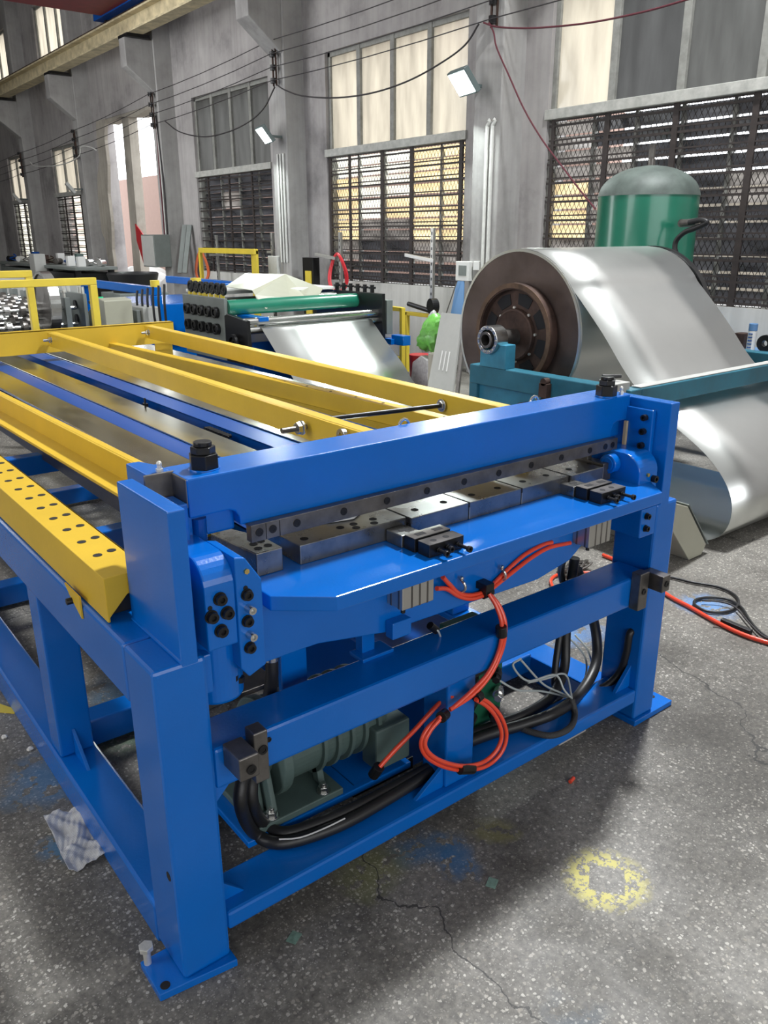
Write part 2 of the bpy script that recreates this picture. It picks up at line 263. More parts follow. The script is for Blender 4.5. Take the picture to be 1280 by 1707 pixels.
# ------------------------------------------------------------------ mesh helpers
class MB:
    def __init__(s): s.b = bmesh.new()
    def box(s, x0, x1, y0, y1, z0, z1, mtx=None):
        r = bmesh.ops.create_cube(s.b, size=1.0)
        c = Matrix.Translation(((x0+x1)/2, (y0+y1)/2, (z0+z1)/2)) @ Matrix.Diagonal((abs(x1-x0), abs(y1-y0), abs(z1-z0), 1))
        if mtx: c = mtx @ c
        bmesh.ops.transform(s.b, matrix=c, verts=r['verts']); return s
    def bar(s, p0, p1, w, h, roll=0.0):
        p0, p1 = Vector(p0), Vector(p1); d = p1-p0
        q = d.to_track_quat('Y', 'Z')
        mt = Matrix.Translation((p0+p1)/2) @ q.to_matrix().to_4x4() @ Matrix.Rotation(roll, 4, 'Y')
        return s.box(-w/2, w/2, -d.length/2, d.length/2, -h/2, h/2, mt)
    def cyl(s, p0, p1, r, r2=None, seg=20, caps=True):
        p0, p1 = Vector(p0), Vector(p1); d = p1-p0
        g = bmesh.ops.create_cone(s.b, cap_ends=caps, segments=seg, radius1=r, radius2=r if r2 is None else r2, depth=d.length)
        mt = Matrix.Translation((p0+p1)/2) @ d.to_track_quat('Z', 'Y').to_matrix().to_4x4()
        bmesh.ops.transform(s.b, matrix=mt, verts=g['verts']); return s
    def ring(s, p0, p1, r, ri, seg=40):
        p0, p1 = Vector(p0), Vector(p1); q = (p1-p0).to_track_quat('Z', 'Y').to_matrix()
        v = []
        for P_, R_ in ((p0, ri), (p0, r), (p1, r), (p1, ri)):
            v.append([s.b.verts.new(P_ + q @ Vector((R_*math.cos(2*PI*k/seg), R_*math.sin(2*PI*k/seg), 0))) for k in range(seg)])
        for a in range(4):
            for k in range(seg):
                s.b.faces.new((v[a][k], v[a][(k+1) % seg], v[(a+1) % 4][(k+1) % seg], v[(a+1) % 4][k]))
        return s
    def sph(s, c, r, sx=1, sy=1, sz=1, u=16, v=10):
        g = bmesh.ops.create_uvsphere(s.b, u_segments=u, v_segments=v, radius=r)
        bmesh.ops.transform(s.b, matrix=Matrix.Translation(c) @ Matrix.Diagonal((sx, sy, sz, 1)), verts=g['verts']); return s
    def prism(s, pts, ax, a0, a1, mtx=None):
        """polygon in the two other axes, extruded along ax from a0 to a1"""
        def mk(p, a):
            if ax == 'x': q = Vector((a, p[0], p[1]))
            elif ax == 'y': q = Vector((p[0], a, p[1]))
            else: q = Vector((p[0], p[1], a))
            return mtx @ q if mtx else q
        A = [s.b.verts.new(mk(p, a0)) for p in pts]; B = [s.b.verts.new(mk(p, a1)) for p in pts]
        n = len(pts)
        s.b.faces.new(A); s.b.faces.new(B[::-1])
        for k in range(n): s.b.faces.new((A[k], B[k], B[(k+1) % n], A[(k+1) % n]))
        return s
    def tube(s, pts, r, seg=12, smooth=8, closed=False):
        P_ = [Vector(p) for p in pts]
        if smooth > 1 and len(P_) > 2: P_ = spline(P_, smooth)
        rings = []; n = None; t0 = None
        for i, p in enumerate(P_):
            t = (P_[min(i+1, len(P_)-1)]-P_[max(i-1, 0)]).normalized()
            if n is None:
                n = t.orthogonal().normalized()
            else:
                n = (n - t*n.dot(t)).normalized()
            b_ = t.cross(n)
            rr = r(i/(len(P_)-1)) if callable(r) else r
            rings.append([s.b.verts.new(p + (n*math.cos(2*PI*k/seg)+b_*math.sin(2*PI*k/seg))*rr) for k in range(seg)])
        for a, c in zip(rings, rings[1:]):
            for k in range(seg): s.b.faces.new((a[k], a[(k+1) % seg], c[(k+1) % seg], c[k]))
        s.b.faces.new(rings[0][::-1]); s.b.faces.new(rings[-1])
        return s
    def lathe(s, prof, c, axis='x', seg=48):
        rg = []
        for (a, r) in prof:
            l = []
            for k in range(seg):
                u, w = r*math.cos(2*PI*k/seg), r*math.sin(2*PI*k/seg)
                v = {'x': (a, u, w), 'y': (u, a, w), 'z': (u, w, a)}[axis]
                l.append(s.b.verts.new(Vector(c)+Vector(v)))
            rg.append(l)
        for A, B in zip(rg, rg[1:]):
            for k in range(seg): s.b.faces.new((A[k], A[(k+1) % seg], B[(k+1) % seg], B[k]))
        s.b.faces.new(rg[0]); s.b.faces.new(rg[-1][::-1])
        return s
    def quad(s, *p):
        s.b.faces.new([s.b.verts.new(Vector(q)) for q in p]); return s
    def grid(s, fn, nu, nv):
        g = [[s.b.verts.new(Vector(fn(i/nu, j/nv))) for j in range(nv+1)] for i in range(nu+1)]
        for i in range(nu):
            for j in range(nv): s.b.faces.new((g[i][j], g[i+1][j], g[i+1][j+1], g[i][j+1]))
        return s
    def build(s, name, m, parent=None, bevel=0.0, smooth=False, solid=0.0, org=None, seg=2, label=None):
        me = bpy.data.meshes.new(name)
        bmesh.ops.recalc_face_normals(s.b, faces=s.b.faces)
        o = bpy.data.objects.new(name, me); COL.objects.link(o)
        off = Vector((0, 0, 0))
        if parent is not None:
            o.parent = parent; off = world_loc(parent)
        if org is not None:
            o.location = Vector(org)-off; off = Vector(org)
        bmesh.ops.translate(s.b, verts=s.b.verts, vec=-off)
        if smooth:
            for f in s.b.faces: f.smooth = True
            for e in s.b.edges:
                if len(e.link_faces) == 2 and e.calc_face_angle(0) > math.radians(38): e.smooth = False
        s.b.to_mesh(me); s.b.free()
        me.materials.append(M[m])
        if solid:
            k = o.modifiers.new('s', 'SOLIDIFY'); k.thickness = solid; k.offset = 0
        if bevel:
            k = o.modifiers.new('b', 'BEVEL'); k.width = bevel; k.segments = seg; k.limit_method = 'ANGLE'; k.angle_limit = math.radians(40)
        if label: o['label'] = label
        return o
def world_loc(o):
    v = Vector(o.location)
    while o.parent: o = o.parent; v = v + Vector(o.location)
    return v
def spline(P_, n):
    out = []
    Q = [P_[0]*2-P_[1]] + P_ + [P_[-1]*2-P_[-2]]
    for i in range(1, len(Q)-2):
        a, b, c, d = Q[i-1:i+3]
        for k in range(n):
            t = k/n
            out.append(0.5*((2*b)+(c-a)*t+(2*a-5*b+4*c-d)*t*t+(3*b-a-3*c+d)*t**3))
    out.append(P_[-1]); return out
def tag(o, label, cat, group=None, kind=None):
    o['label'] = label; o['category'] = cat
    if group: o['group'] = group
    if kind: o['kind'] = kind
    return o
def thing(name, label, cat, loc=(0, 0, 0), group=None, kind=None):
    o = bpy.data.objects.new(name, None); COL.objects.link(o); o.location = loc; o.empty_display_size = 0.1
    return tag(o, label, cat, group, kind)
def struct(o, label=None):
    o['kind'] = 'structure'
    if label: o['label'] = label
    return o
def copy_tree(o, off, label=None, parent=None, name=None):
    c = o.copy(); COL.objects.link(c)
    if parent is None:
        c.location = Vector(o.location)+Vector(off)
        if label: c['label'] = label
    else: c.parent = parent
    for ch in list(o.children): copy_tree(ch, off, None, c)
    return c
def hexpts(c, r, rot=0.0): return [(c[0]+r*math.cos(rot+k*PI/3), c[1]+r*math.sin(rot+k*PI/3)) for k in range(6)]
def capscrew(p, d, r, h, parent, name='socket_screw', m='black', washer=False):
    """socket head screw: head of radius r and height h on surface point p, along d"""
    p, d = Vector(p), Vector(d).normalized(); a = MB()
    if washer: a.ring(p, p+d*0.002, r*1.25, r*0.5, 20)
    a.ring(p, p+d*h, r, r*0.52, 20); a.cyl(p, p+d*h*0.55, r*0.6, seg=6)
    return a.build(name, m, parent)

# ================================================================== SETTING
HX = 6.75                    # inner face of the window wall
f = MB().box(-9, HX, -8, 34, -0.10, 0.0).build('floor', 'floor'); struct(f, 'dark terrazzo workshop floor with paint overspray')
g = MB().box(HX, 30, -10, 60, -0.25, -0.12).build('floor.001', 'asphalt'); struct(g, 'pale yard ground outside the windows')
struct(MB().box(-9.3, HX+0.4, -8, 34, 7.9, 8.1).build('ceiling', 'roof'))
struct(MB().box(-9.3, -9, -8, 34, 0, 7.9).build('wall_left', 'wall'))
struct(MB().box(-9.3, HX+0.4, 34, 34.3, 0, 7.9).build('wall_back', 'wall'))
struct(MB().box(-9.3, HX+0.4, -8.3, -8, 0, 7.9).build('wall_front', 'wall'))
X1 = HX+0.32
SILL, TRAN, TOP = 0.96, 2.72, 4.02
WIN = [(1.95, 5.05), (6.3, 9.22), (10.8, 13.5), (None, None), (19.4, 21.8), (23.75, 25.95)]
OPEN = (15.0, 17.9)
w = MB(); d = MB()
edges = [-8, 1.95, 5.05, 6.3, 9.22, 10.8, 13.5, 14.9, 18.15, 19.4, 21.8, 23.75, 25.95, 28.2, 30.4, 34]
for i in range(0, len(edges)-1, 2): w.box(HX, X1, edges[i], edges[i+1], 0, TOP)
CLR = [(15.2, 17.2), (19.6, 21.9), (23.9, 26.2), (28.2, 30.4)]
w.box(HX, X1, -8, 34, TOP, 5.25); w.box(HX, X1, 19.4, 21.8, TOP-0.3, TOP); w.box(HX, X1, 23.75, 25.95, TOP-0.25, TOP); w.box(HX, X1, 28.2, 30.4, TOP-0.25, TOP); w.box(HX, X1, 10.8, 13.5, TOP-0.08, TOP)
ye = [-8]
for a, b_ in CLR: ye += [a, b_]
ye.append(34)
for i in range(0, len(ye), 2): w.box(HX, X1, ye[i], ye[i+1], 5.25, 6.9)
w.box(HX, X1, -8, 34, 6.9, 7.9)
struct(w.build('wall_right', 'wall'), 'stained grey plaster wall with tall windows between pillars')
for i in range(1, len(edges)-1, 2):
    if edges[i] == 14.9: continue
    d.box(HX+0.001, X1, edges[i], edges[i+1], 0, SILL)
struct(d.build('wall_right.001', 'dado'), 'whitewashed wall below the window sills')

def window(n, y0, y1, z0, z1, zt, npane, panes, lower=None, mesh=False, bars=(), nrow=9, label=''):
    w = thing('window_%d' % n, label, 'window', (HX, (y0+y1)/2, z0), kind='structure')
    del w['category']
    fx0, fx1 = HX+0.05, HX+0.12
    fr = MB(); t = 0.06
    fr.box(fx0, fx1, y0, y0+t, z0, z1).box(fx0, fx1, y1-t, y1, z0, z1).box(fx0, fx1, y0, y1, z1-t, z1)
    if zt is None: zt = z0; fr.box(fx0, fx1, y0, y1, z0, z0+t)
    pw = (y1-y0)/npane
    for k in range(1, npane): fr.box(fx0-0.01, fx1, y0+k*pw-0.04, y0+k*pw+0.04, zt, z1)
    fr.build('window_frame', 'frame', w, 0.004)
    for k in range(npane):
        MB().quad((fx0+.03, y0+k*pw+.03, zt+.03), (fx0+.03, y0+(k+1)*pw-.03, zt+.03), (fx0+.03, y0+(k+1)*pw-.03, z1-t+.01), (fx0+.03, y0+k*pw+.03, z1-t+.01)).build('pane', panes[k % len(panes)], w)
    if lower:
        MB().box(HX-0.03, HX+0.14, y0-0.02, y1+0.02, zt-0.05, zt+0.05).build('transom', 'ledge', w, 0.006)
        nr = 12; h = (zt-0.05-z0)/nr
        cols = lower
        nc = len(cols[0]); cw = (y1-y0)/nc
        for r_ in range(nr):
            for c in range(nc):
                m_ = cols[r_*len(cols)//nr][c]
                if m_ is None: continue
                a = MB(); zc = z0+(r_+0.5)*h
                jit = -math.radians(random.uniform(8, 24))
                mt = Matrix.Translation((HX+0.17, y0+(c+0.5)*cw, zc)) @ Matrix.Rotation(jit, 4, 'Y')
                hb_ = h*(.44 if n != 3 else .50)
                a.quad(*[mt @ Vector(q) for q in ((0, -cw/2+.012, -hb_), (0, cw/2-.012, -hb_), (0, cw/2-.012, hb_), (0, -cw/2+.012, hb_))])
                a.build('louvre_blade', m_, w)
        lf = MB()
        for c in range(nc+1): lf.box(HX+0.14, HX+0.20, y0+c*cw-0.018, y0+c*cw+0.018, z0, zt-0.05)
        lf.build('louvre_frame', 'frame', w)
        gb = MB(); gx = HX+0.03
        for yb, bw in bars: gb.box(gx-0.012, gx+0.012, yb-bw, yb+bw, z0, zt-0.04)
        for k in range(nrow+1):
            zc = z0+0.03+k*(zt-0.14-z0)/nrow
            gb.box(gx-0.010, gx+0.010, y0+0.02, y1-0.02, zc-0.011, zc+0.011)
            gb.box(gx-0.010, gx+0.010, y0+0.02, y1-0.02, zc+0.042, zc+0.056)
        gb.build('security_grille', 'grille', w)
        if mesh:
            mm = MB(); s = 0.062; H = zt-0.05-z0; L_ = y1-y0; gx = HX+0.055; k = -H*0.6
            def strip(ya, za, yb, zb, wd=0.0035):
                dv = Vector((0, yb-ya, zb-za)).normalized(); nn = Vector((0, -dv.z, dv.y))*wd
                A, B = Vector((gx, ya, za)), Vector((gx, yb, zb)); mm.quad(A-nn, A+nn, B+nn, B-nn)
            sl = 0.55
            y = y0-H*sl
            while y < y1:
                for sg in (1, -1):
                    ya, za, yb, zb = (y, z0, y+H*sl, z0+H) if sg == 1 else (y+H*sl, z0, y, z0+H)
                    # clip to [y0, y1]
                    pts = []
                    for Y in (y0, y1):
                        t_ = (Y-ya)/(yb-ya)
                        pts.append(t_)
                    t0, t1 = max(0, min(pts)), min(1, max(pts))
                    if t1 > t0: strip(ya+(yb-ya)*t0, za+(zb-za)*t0, ya+(yb-ya)*t1, za+(zb-za)*t1)
                y += s
            mm.build('expanded_mesh', 'grille', w)
    return w
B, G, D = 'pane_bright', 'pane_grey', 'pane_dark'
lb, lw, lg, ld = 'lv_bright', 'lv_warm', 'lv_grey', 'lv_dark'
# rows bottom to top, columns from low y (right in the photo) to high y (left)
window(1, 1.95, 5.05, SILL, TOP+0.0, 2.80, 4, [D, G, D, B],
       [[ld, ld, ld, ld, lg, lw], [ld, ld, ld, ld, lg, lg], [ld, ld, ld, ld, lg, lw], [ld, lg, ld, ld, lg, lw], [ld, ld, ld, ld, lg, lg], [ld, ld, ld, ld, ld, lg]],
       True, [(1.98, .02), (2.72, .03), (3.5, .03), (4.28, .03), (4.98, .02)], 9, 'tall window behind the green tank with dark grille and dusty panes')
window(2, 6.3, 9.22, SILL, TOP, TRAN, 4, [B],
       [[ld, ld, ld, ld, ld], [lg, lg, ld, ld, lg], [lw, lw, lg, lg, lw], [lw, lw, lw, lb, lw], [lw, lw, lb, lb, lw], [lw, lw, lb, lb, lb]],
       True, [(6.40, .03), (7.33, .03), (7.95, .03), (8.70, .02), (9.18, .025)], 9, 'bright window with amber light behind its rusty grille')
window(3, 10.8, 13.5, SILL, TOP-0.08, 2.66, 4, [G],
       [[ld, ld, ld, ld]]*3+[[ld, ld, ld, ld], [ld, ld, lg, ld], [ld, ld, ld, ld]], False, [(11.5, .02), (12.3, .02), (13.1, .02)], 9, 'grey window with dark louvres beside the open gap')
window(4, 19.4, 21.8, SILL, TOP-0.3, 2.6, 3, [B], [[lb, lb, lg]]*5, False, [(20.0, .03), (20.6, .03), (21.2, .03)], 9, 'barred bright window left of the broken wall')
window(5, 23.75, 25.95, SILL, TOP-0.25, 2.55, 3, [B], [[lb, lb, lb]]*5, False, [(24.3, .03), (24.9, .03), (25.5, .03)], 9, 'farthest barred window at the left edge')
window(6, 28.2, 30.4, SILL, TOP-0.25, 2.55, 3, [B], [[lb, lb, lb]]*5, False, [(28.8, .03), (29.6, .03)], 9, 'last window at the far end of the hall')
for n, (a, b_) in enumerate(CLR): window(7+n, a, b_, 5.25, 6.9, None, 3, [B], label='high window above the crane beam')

# broken wall edge beside the gap
rp = [(19.38, 0), (17.45, 0), (17.75, 0.5), (18.1, 0.9), (17.9, 1.3), (18.25, 1.7), (18.45, 2.2), (18.3, 2.7), (18.45, 3.2), (18.3, 3.7), (18.15, 4.0), (19.38, 4.05)]
rp = [(18.5, 0), (18.12, 0), (18.1, 0.5), (18.02, 0.9), (18.05, 1.3), (17.92, 1.9), (17.95, 2.5), (17.78, 3.1), (17.8, 3.6), (17.66, 4.01), (18.2, 4.01), (18.3, 3.6), (18.25, 3.2), (18.5, 2.9), (18.6, 2.5), (18.72, 2.1), (18.7, 1.8), (18.45, 1.5), (18.42, 1.2), (18.3, 0.9), (18.55, 0.5)]
r_ = MB().prism([(a, b_) for a, b_ in rp], 'x', HX-0.05, HX+0.02).build('wall_patch', 'rubble'); r_.name = 'trim_1'; struct(r_, 'broken edge of bare cement beside the open gap')
rb = MB().prism([(14.9, 3.9), (15.5, 3.97), (16.1, 3.9), (16.9, 3.98), (17.75, 3.92), (17.95, 4.019), (14.9, 4.019)], 'x', HX+0.01, HX+0.3).build('trim_2', 'rubble'); struct(rb, 'jagged top edge of the open gap')
pc = MB().prism([(16.86, -0.1), (17.30, -0.1), (17.07, 4.0), (16.72, 4.0)], 'x', 6.85, 7.05).build('gap_post', 'rubble'); tag(pc, 'bare grey concrete post standing in the open wall gap', 'post')

# pillars with crane corbels
for n, y in enumerate([-8.0+4.4*0, 1.0-4.4, 1.0, 5.4, 9.78, 14.2, 18.6, 23.0, 27.4, 31.8]):
    if y < 4: lab = 'concrete wall pillar outside the view'
    wy = 0.42 if y < 14 else 0.32
    fx = 6.42 if y > 8 else 6.40
    lab = {5.4: 'grey concrete pillar carrying the nearest floodlight', 9.78: 'concrete pillar between the bright window and grey window', 14.2: 'concrete pillar at the right of the open gap, with grey cabinet',
           18.6: 'concrete pillar just left of the broken wall', 23.0: 'concrete pillar between the two farthest windows', 27.4: 'last pillar at the left edge', 31.8: 'pillar in the hall corner'}.get(y)
    if y < 4: continue
    p = thing('concrete_pillar', lab, 'pillar', (fx, y, 0)); p['kind'] = 'structure'
    MB().box(fx, HX+0.05, y, y+wy, 0, 7.9).build('shaft', 'concrete', p, 0.015)
    MB().prism([(fx+0.005, 4.06), (5.90, 4.47), (5.90, 4.93), (fx+0.1, 4.93), (fx+0.1, 4.06)], 'y', y+0.03, y+wy-0.03).build('corbel', 'concrete', p, 0.012)
    MB().box(5.93, 6.35, y-0.05, y+wy+0.05, 4.93, 4.99).build('bearing_plate', 'black', p)
# crane beam and crane end
cb = thing('crane_runway_beam', 'dusty yellow crane runway beam along the pillar corbels', 'beam', (6.1, 12, 5.0))
MB().box(5.95, 6.23, 4, 34, 4.99, 5.02).box(6.08, 6.11, 4, 34, 5.02, 5.27).box(5.95, 6.23, 4, 34, 5.27, 5.30).build('girder', 'craney', cb)
MB().box(6.05, 6.13, 4, 34, 5.30, 5.38).build('rail', 'rust', cb)
cr = thing('overhead_crane', 'dark red end of an overhead travelling crane', 'crane', (5.8, 14.5, 5.4))
MB().box(-3.0, 6.0, 13.9, 15.2, 5.42, 6.5).build('bridge', 'crane_red', cr, 0.01); MB().box(5.9, 6.28, 13.3, 15.6, 5.40, 5.75).build('end_truck', 'bluebg', cr, 0.01)
[MB().cyl((6.04, yy, 5.48), (6.14, yy, 5.48), 0.10).build('wheel', 'dark', cr) for yy in (13.5, 15.4)]

# outside
o = MB().box(13, 13.4, 9, 60, -0.2, 3.75).build('yard_wall', 'pink'); tag(o, 'pink rendered wall across the yard', 'wall'); 
o = MB().box(12.5, 14, -12, 7.0, -0.2, 2.5).build('yard_shed', 'yard'); tag(o, 'dull shed across the yard behind the right window', 'building')
for k, (y, z, r, lab) in enumerate([(20.9, 0.35, 0.8, 'white tarpaulin heap in the yard, left of the gap post'), (18.9, 0.5, 0.85, 'white tarpaulin heap in the yard, right of the gap post'), (23.0, 0.3, 0.85, 'low white tarpaulin heap farthest left in the yard gap')]):
    a = MB(); a.sph((8.6+0.4*k, y, 0), r, 1.1, 1.15, 0.9, 24, 14)
    for v in a.b.verts: v.co += Vector((math.sin(v.co.y*9+v.co.z*7), math.cos(v.co.z*11+v.co.y*5), math.sin(v.co.y*13)))*0.045
    tag(a.build('tarpaulin_heap', 'tarp', smooth=True), lab, 'tarpaulin', 'tarpaulin heaps in the yard')
o = MB().prism([(16.55, 0.95), (16.86, 1.5), (16.86, 1.85), (16.6, 1.7), (16.35, 1.55)], 'x', 6.83, 6.849).build('red_cloth', 'red'); tag(o, 'red cloth hanging in the open gap beside the post', 'cloth')

# ================================================================== SHEARING MACHINE
S = thing('sheet_shearing_machine', 'blue hydraulic sheet shearing machine with long run-out table in the foreground', 'machine', (0.85, 0.12, 0))
def P(name, mb, m, bevel=0.003, parent=S, **k): return mb.build(name, m, parent, bevel, **k)
BL = 'blue'
# --- left post
pl = P('post', MB().box(0.0, 0.115, 0.0, 0.15, 0.02, 0.80), BL, 0.008)
bpz = MB().prism([(-0.06, 0.0), (0.12, 0.0-0.022), (0.12, 0.11), (-0.06, 0.11)], 'z', 0.0, 0.02)
P('base_plate', bpz, BL, 0.002, pl)
P('bolt_hole', MB().cyl((-0.040, 0.016, 0.0199), (-0.040, 0.016, 0.0212), 0.011), 'dark', 0, pl)
P('upright_plate', MB().prism([(-0.0, 0.79), (0.255, 0.79), (0.255, 1.117), (0.0, 1.117)], 'x', 0.062, 0.098), BL, 0.003, pl)
P('weld_bead', MB().tube([(0.062, 0.0, 0.803), (0.062, 0.12, 0.803), (0.062, 0.25, 0.803)], 0.004, 8, 3), BL, 0, pl)
P('drilled_hole', MB().cyl((-0.0006, 0.03, 0.29), (0.003, 0.03, 0.29), 0.011), 'dark', 0, pl)
P('inner_bracket', MB().box(0.098, 0.135, 0.02, 0.15, 0.70, 0.79), BL, 0.003, pl)
# --- right post
pr = P('post', MB().box(1.655, 1.765, 0.0, 0.15, 0.02, 0.80), BL, 0.008)
P('base_plate', MB().prism([(1.65, 0.0-0.01), (1.87, 0.0-0.01), (1.87, 0.12), (1.65, 0.12)], 'z', 0.0, 0.02), BL, 0.002, pr)
P('bolt_hole', MB().cyl((1.835, 0.05, 0.0199), (1.835, 0.05, 0.0212), 0.011), 'dark', 0, pr)
P('upright_plate', MB().prism([(0.0, 0.79), (0.255, 0.79), (0.255, 1.117), (0.0, 1.117)], 'x', 1.672, 1.716), BL, 0.003, pr)
P('gusset', MB().prism([(1.58, 0.138), (1.655, 0.138), (1.655, 0.22)], 'y', 0.03, 0.045), BL, 0.002, pr)
# --- cross rails between the posts
P('middle_rail', MB().box(0.115, 1.655, 0.0, 0.125, 0.475, 0.575), BL, 0.008)
P('lower_rail', MB().box(0.115, 1.655, 0.0, 0.125, 0.088, 0.138), BL, 0.008)
P('stub_post', MB().box(0.80, 0.905, 0.02, 0.12, 0.138, 0.475), BL, 0.006)
P('gusset', MB().prism([(0.70, 0.138), (0.80, 0.138), (0.80, 0.205)], 'y', 0.03, 0.042), BL, 0.001)
P('gusset', MB().prism([(0.115, 0.475), (0.165, 0.475), (0.115, 0.425)], 'y', 0.02, 0.03), BL, 0.001)
# limit blocks on the middle rail
for (x0, x1, y0, z0, z1) in [(0.134, 0.180, -0.075, 0.530, 0.585), (0.188, 0.222, -0.040, 0.480, 0.605)]:
    b = P('limit_block', MB().box(x0, x1, y0, 0.0, z0, z1), 'darksteel', 0.003)
    capscrew(((x0+x1)/2+0.003, y0-0.0002, (z0+z1)/2-0.005 if z1-z0 < .1 else z0+0.08), (0, -1, 0), 0.011, 0.003, b)
for (x0, x1, y0, z0, z1) in [(1.555, 1.600, -0.035, 0.475, 0.600), (1.615, 1.655, -0.075, 0.535, 0.590)]:
    b = P('limit_block', MB().box(x0, x1, y0, 0.0, z0, z1), 'darksteel', 0.003)
    capscrew(((x0+x1)/2, y0-0.0002, (z0+z1)/2), (0, -1, 0), 0.010, 0.003, b)
capscrew((0.245, 0.0, 0.548), (0, -1, 0), 0.006, 0.003, S)
# --- run-out frame, left side
def c(*v): return v
P('side_rail', MB().box(0.0, 0.12, 0.15, 4.5, 0.66, 0.80), BL, 0.008)
P('side_rail', MB().box(1.60, 1.70, 0.15, 4.5, 0.70, 0.80), BL, 0.006)
P('bottom_rail', MB().box(0.0, 0.12, 0.15, 4.5, 0.0, 0.115), BL, 0.008)
P('bottom_rail', MB().box(1.60, 1.72, 0.15, 4.5, 0.0, 0.10), BL, 0.006)
for y in (0.86, 2.1, 3.3, 4.35):
    l = P('leg', MB().box(0.01, 0.11, y, y+0.10, 0.115, 0.66), BL, 0.006)
    P('gusset', MB().prism([(y-0.11, 0.115), (y, 0.115), (y, 0.20)], 'x', 0.050, 0.060), BL, 0.001, l)
    P('leg', MB().box(1.605, 1.70, y, y+0.10, 0.10, 0.70), BL, 0.006)
for y in (1.00, 2.30, 3.60): P('cross_member', MB().box(0.12, 1.60, y, y+0.09, 0.02, 0.115), BL, 0.006)
for y in (0.42, ): P('cross_member', MB().box(0.12, 1.60, y, y+0.10, 0.04, 0.115), BL, 0.006)
for y in (0.95, 2.0, 3.1, 4.2): P('cross_member', MB().box(0.12, 1.60, y, y+0.06, 0.68, 0.76), BL, 0.005)
P('gusset', MB().prism([(0.115, 0.138), (0.115, 0.20), (0.18, 0.138)], 'y', 0.04, 0.05), BL, 0.001)
# --- sliding bed: strips of galvanised plate between blue channels
for (x0, x1) in [(0.415, 0.545), (0.640, 0.772), (0.945, 1.10), (1.27, 1.41), (1.46, 1.60)]:
    P('slide_plate', MB().box(x0, x1, 0.33, 4.45, 0.918, 0.930), 'slide', 0.001)
for (x0, x1, z) in [(0.395, 0.415, 0.915), (0.552, 0.638, 0.925), (0.845, 0.940, 0.925), (1.105, 1.17, 0.915), (1.235, 1.265, 0.92)]:
    a = MB().box(x0, x1, 0.33, 4.45, z-0.006, z).box(x0, x0+0.005, 0.33, 4.45, z-0.06, z).box(x1-0.005, x1, 0.33, 4.45, z-0.06, z)
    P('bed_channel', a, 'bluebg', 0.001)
for y in (0.5, 1.4, 2.3, 3.2, 4.1):
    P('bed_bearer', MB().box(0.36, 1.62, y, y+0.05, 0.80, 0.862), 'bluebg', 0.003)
P('bed_side_skirt', MB().box(0.372, 0.380, 0.40, 4.45, 0.74, 0.915), 'darksteel', 0.001)
ch = MB(); cp = Vector((0.81, 1.375, 0.918))
for k in range(9): ch.cyl(cp+Vector((-0.012, -0.02*k, 0)), cp+Vector((0.012, -0.02*k, 0)), 0.008, seg=10); ch.box(0.800, 0.803, 1.355-0.02*k-0.006, 1.375-0.02*k+0.006, 0.912, 0.924)
P('drive_chain', ch, 'black', 0.0)
P('latch', MB().box(0.785, 0.80, 1.9, 1.93, 0.918, 0.932).cyl((0.79, 1.91, 0.93), (0.79, 1.91, 0.955), 0.004), 'black', 0.001)
# --- yellow guide rails
def rail(name, a, b, h, t=0.012, fl=0.045, holes=0):
    a, b = Vector(a), Vector(b); m = MB()
    m.bar(a-Vector((0, 0, h/2)), b-Vector((0, 0, h/2)), t, h)
    m.bar(a-Vector((-fl/2, 0, 0.004)), b-Vector((-fl/2, 0, 0.004)), fl, 0.008)
    o = P(name, m, 'yellow', 0.0015)
    if holes:
        hm = MB()
        for k in range(holes):
            p = a.lerp(b, 0.02+0.045*k); hm.cyl(p+Vector((0.02, 0, 0.0)), p+Vector((0.02, 0, 0.0008)), 0.006)
        P('rail_hole', hm, 'dark', 0, o)
    return o
r1 = MB(); a, b = Vector((0.320, 0.33, 0)), Vector((0.262, 3.4, 0))
r1.bar(a+Vector((0, 0, .955)), b+Vector((0, 0, .955)), 0.010, 0.075).bar(a+Vector((-0.035, 0, .921)), b+Vector((-0.035, 0, .921)), 0.075, 0.010).bar(a+Vector((0.012, 0, .991)), b+Vector((0.012, 0, .991)), 0.022, 0.006)
P('guide_rail', r1, 'yellow', 0.0015)
g2 = rail('guide_rail', (0.792, 0.33, 1.09), (0.865, 3.42, 1.09), 0.075)
g3 = rail('guide_rail', (1.385, 0.30, 1.0), (1.19, 3.9, 1.0), 0.070, holes=9)
g4 = rail('guide_rail', (1.335, 0.33, 1.09), (1.430, 3.42, 1.09), 0.070)
P('cross_bar', MB().box(0.10, 1.62, 3.44, 3.46, 0.975, 1.100).box(0.10, 1.62, 3.44, 3.50, 1.094, 1.100), 'yellow', 0.0015)
P('cross_bar_leg', MB().box(1.50, 1.61, 3.46, 3.475, 0.80, 1.0), 'yellow', 0.0015)
P('cross_bar_leg', MB().box(0.12, 0.22, 3.46, 3.475, 0.80, 1.0), 'yellow', 0.0015)
for g, x in ((g2, 0.865), (g4, 1.428)):
    a = MB(); a.cyl((x-0.05, 3.36, 1.055), (x+0.02, 3.36, 1.055), 0.007).prism(hexpts((3.36, 1.055), 0.016), 'x', x-0.022, x-0.008); a.ring((x-0.008, 3.36, 1.055), (x-0.006, 3.36, 1.055), 0.024, 0.008, 24)
    P('rail_bolt', a, 'steel', 0.0008, g)
tr = MB().cyl((0.82, 0.735, 1.052), (1.337, 0.655, 1.052), 0.008)
P('threaded_rod', tr, 'black', 0)
for p, s in (((1.333, 0.656, 1.052), -1),):
    a = MB().cyl(Vector(p), Vector(p)+Vector((s*0.01, 0, 0)), 0.017, seg=6).cyl(Vector(p), Vector(p)+Vector((s*0.003, 0, 0)), 0.022)
    P('lock_nut', a, 'steel', 0.0005)
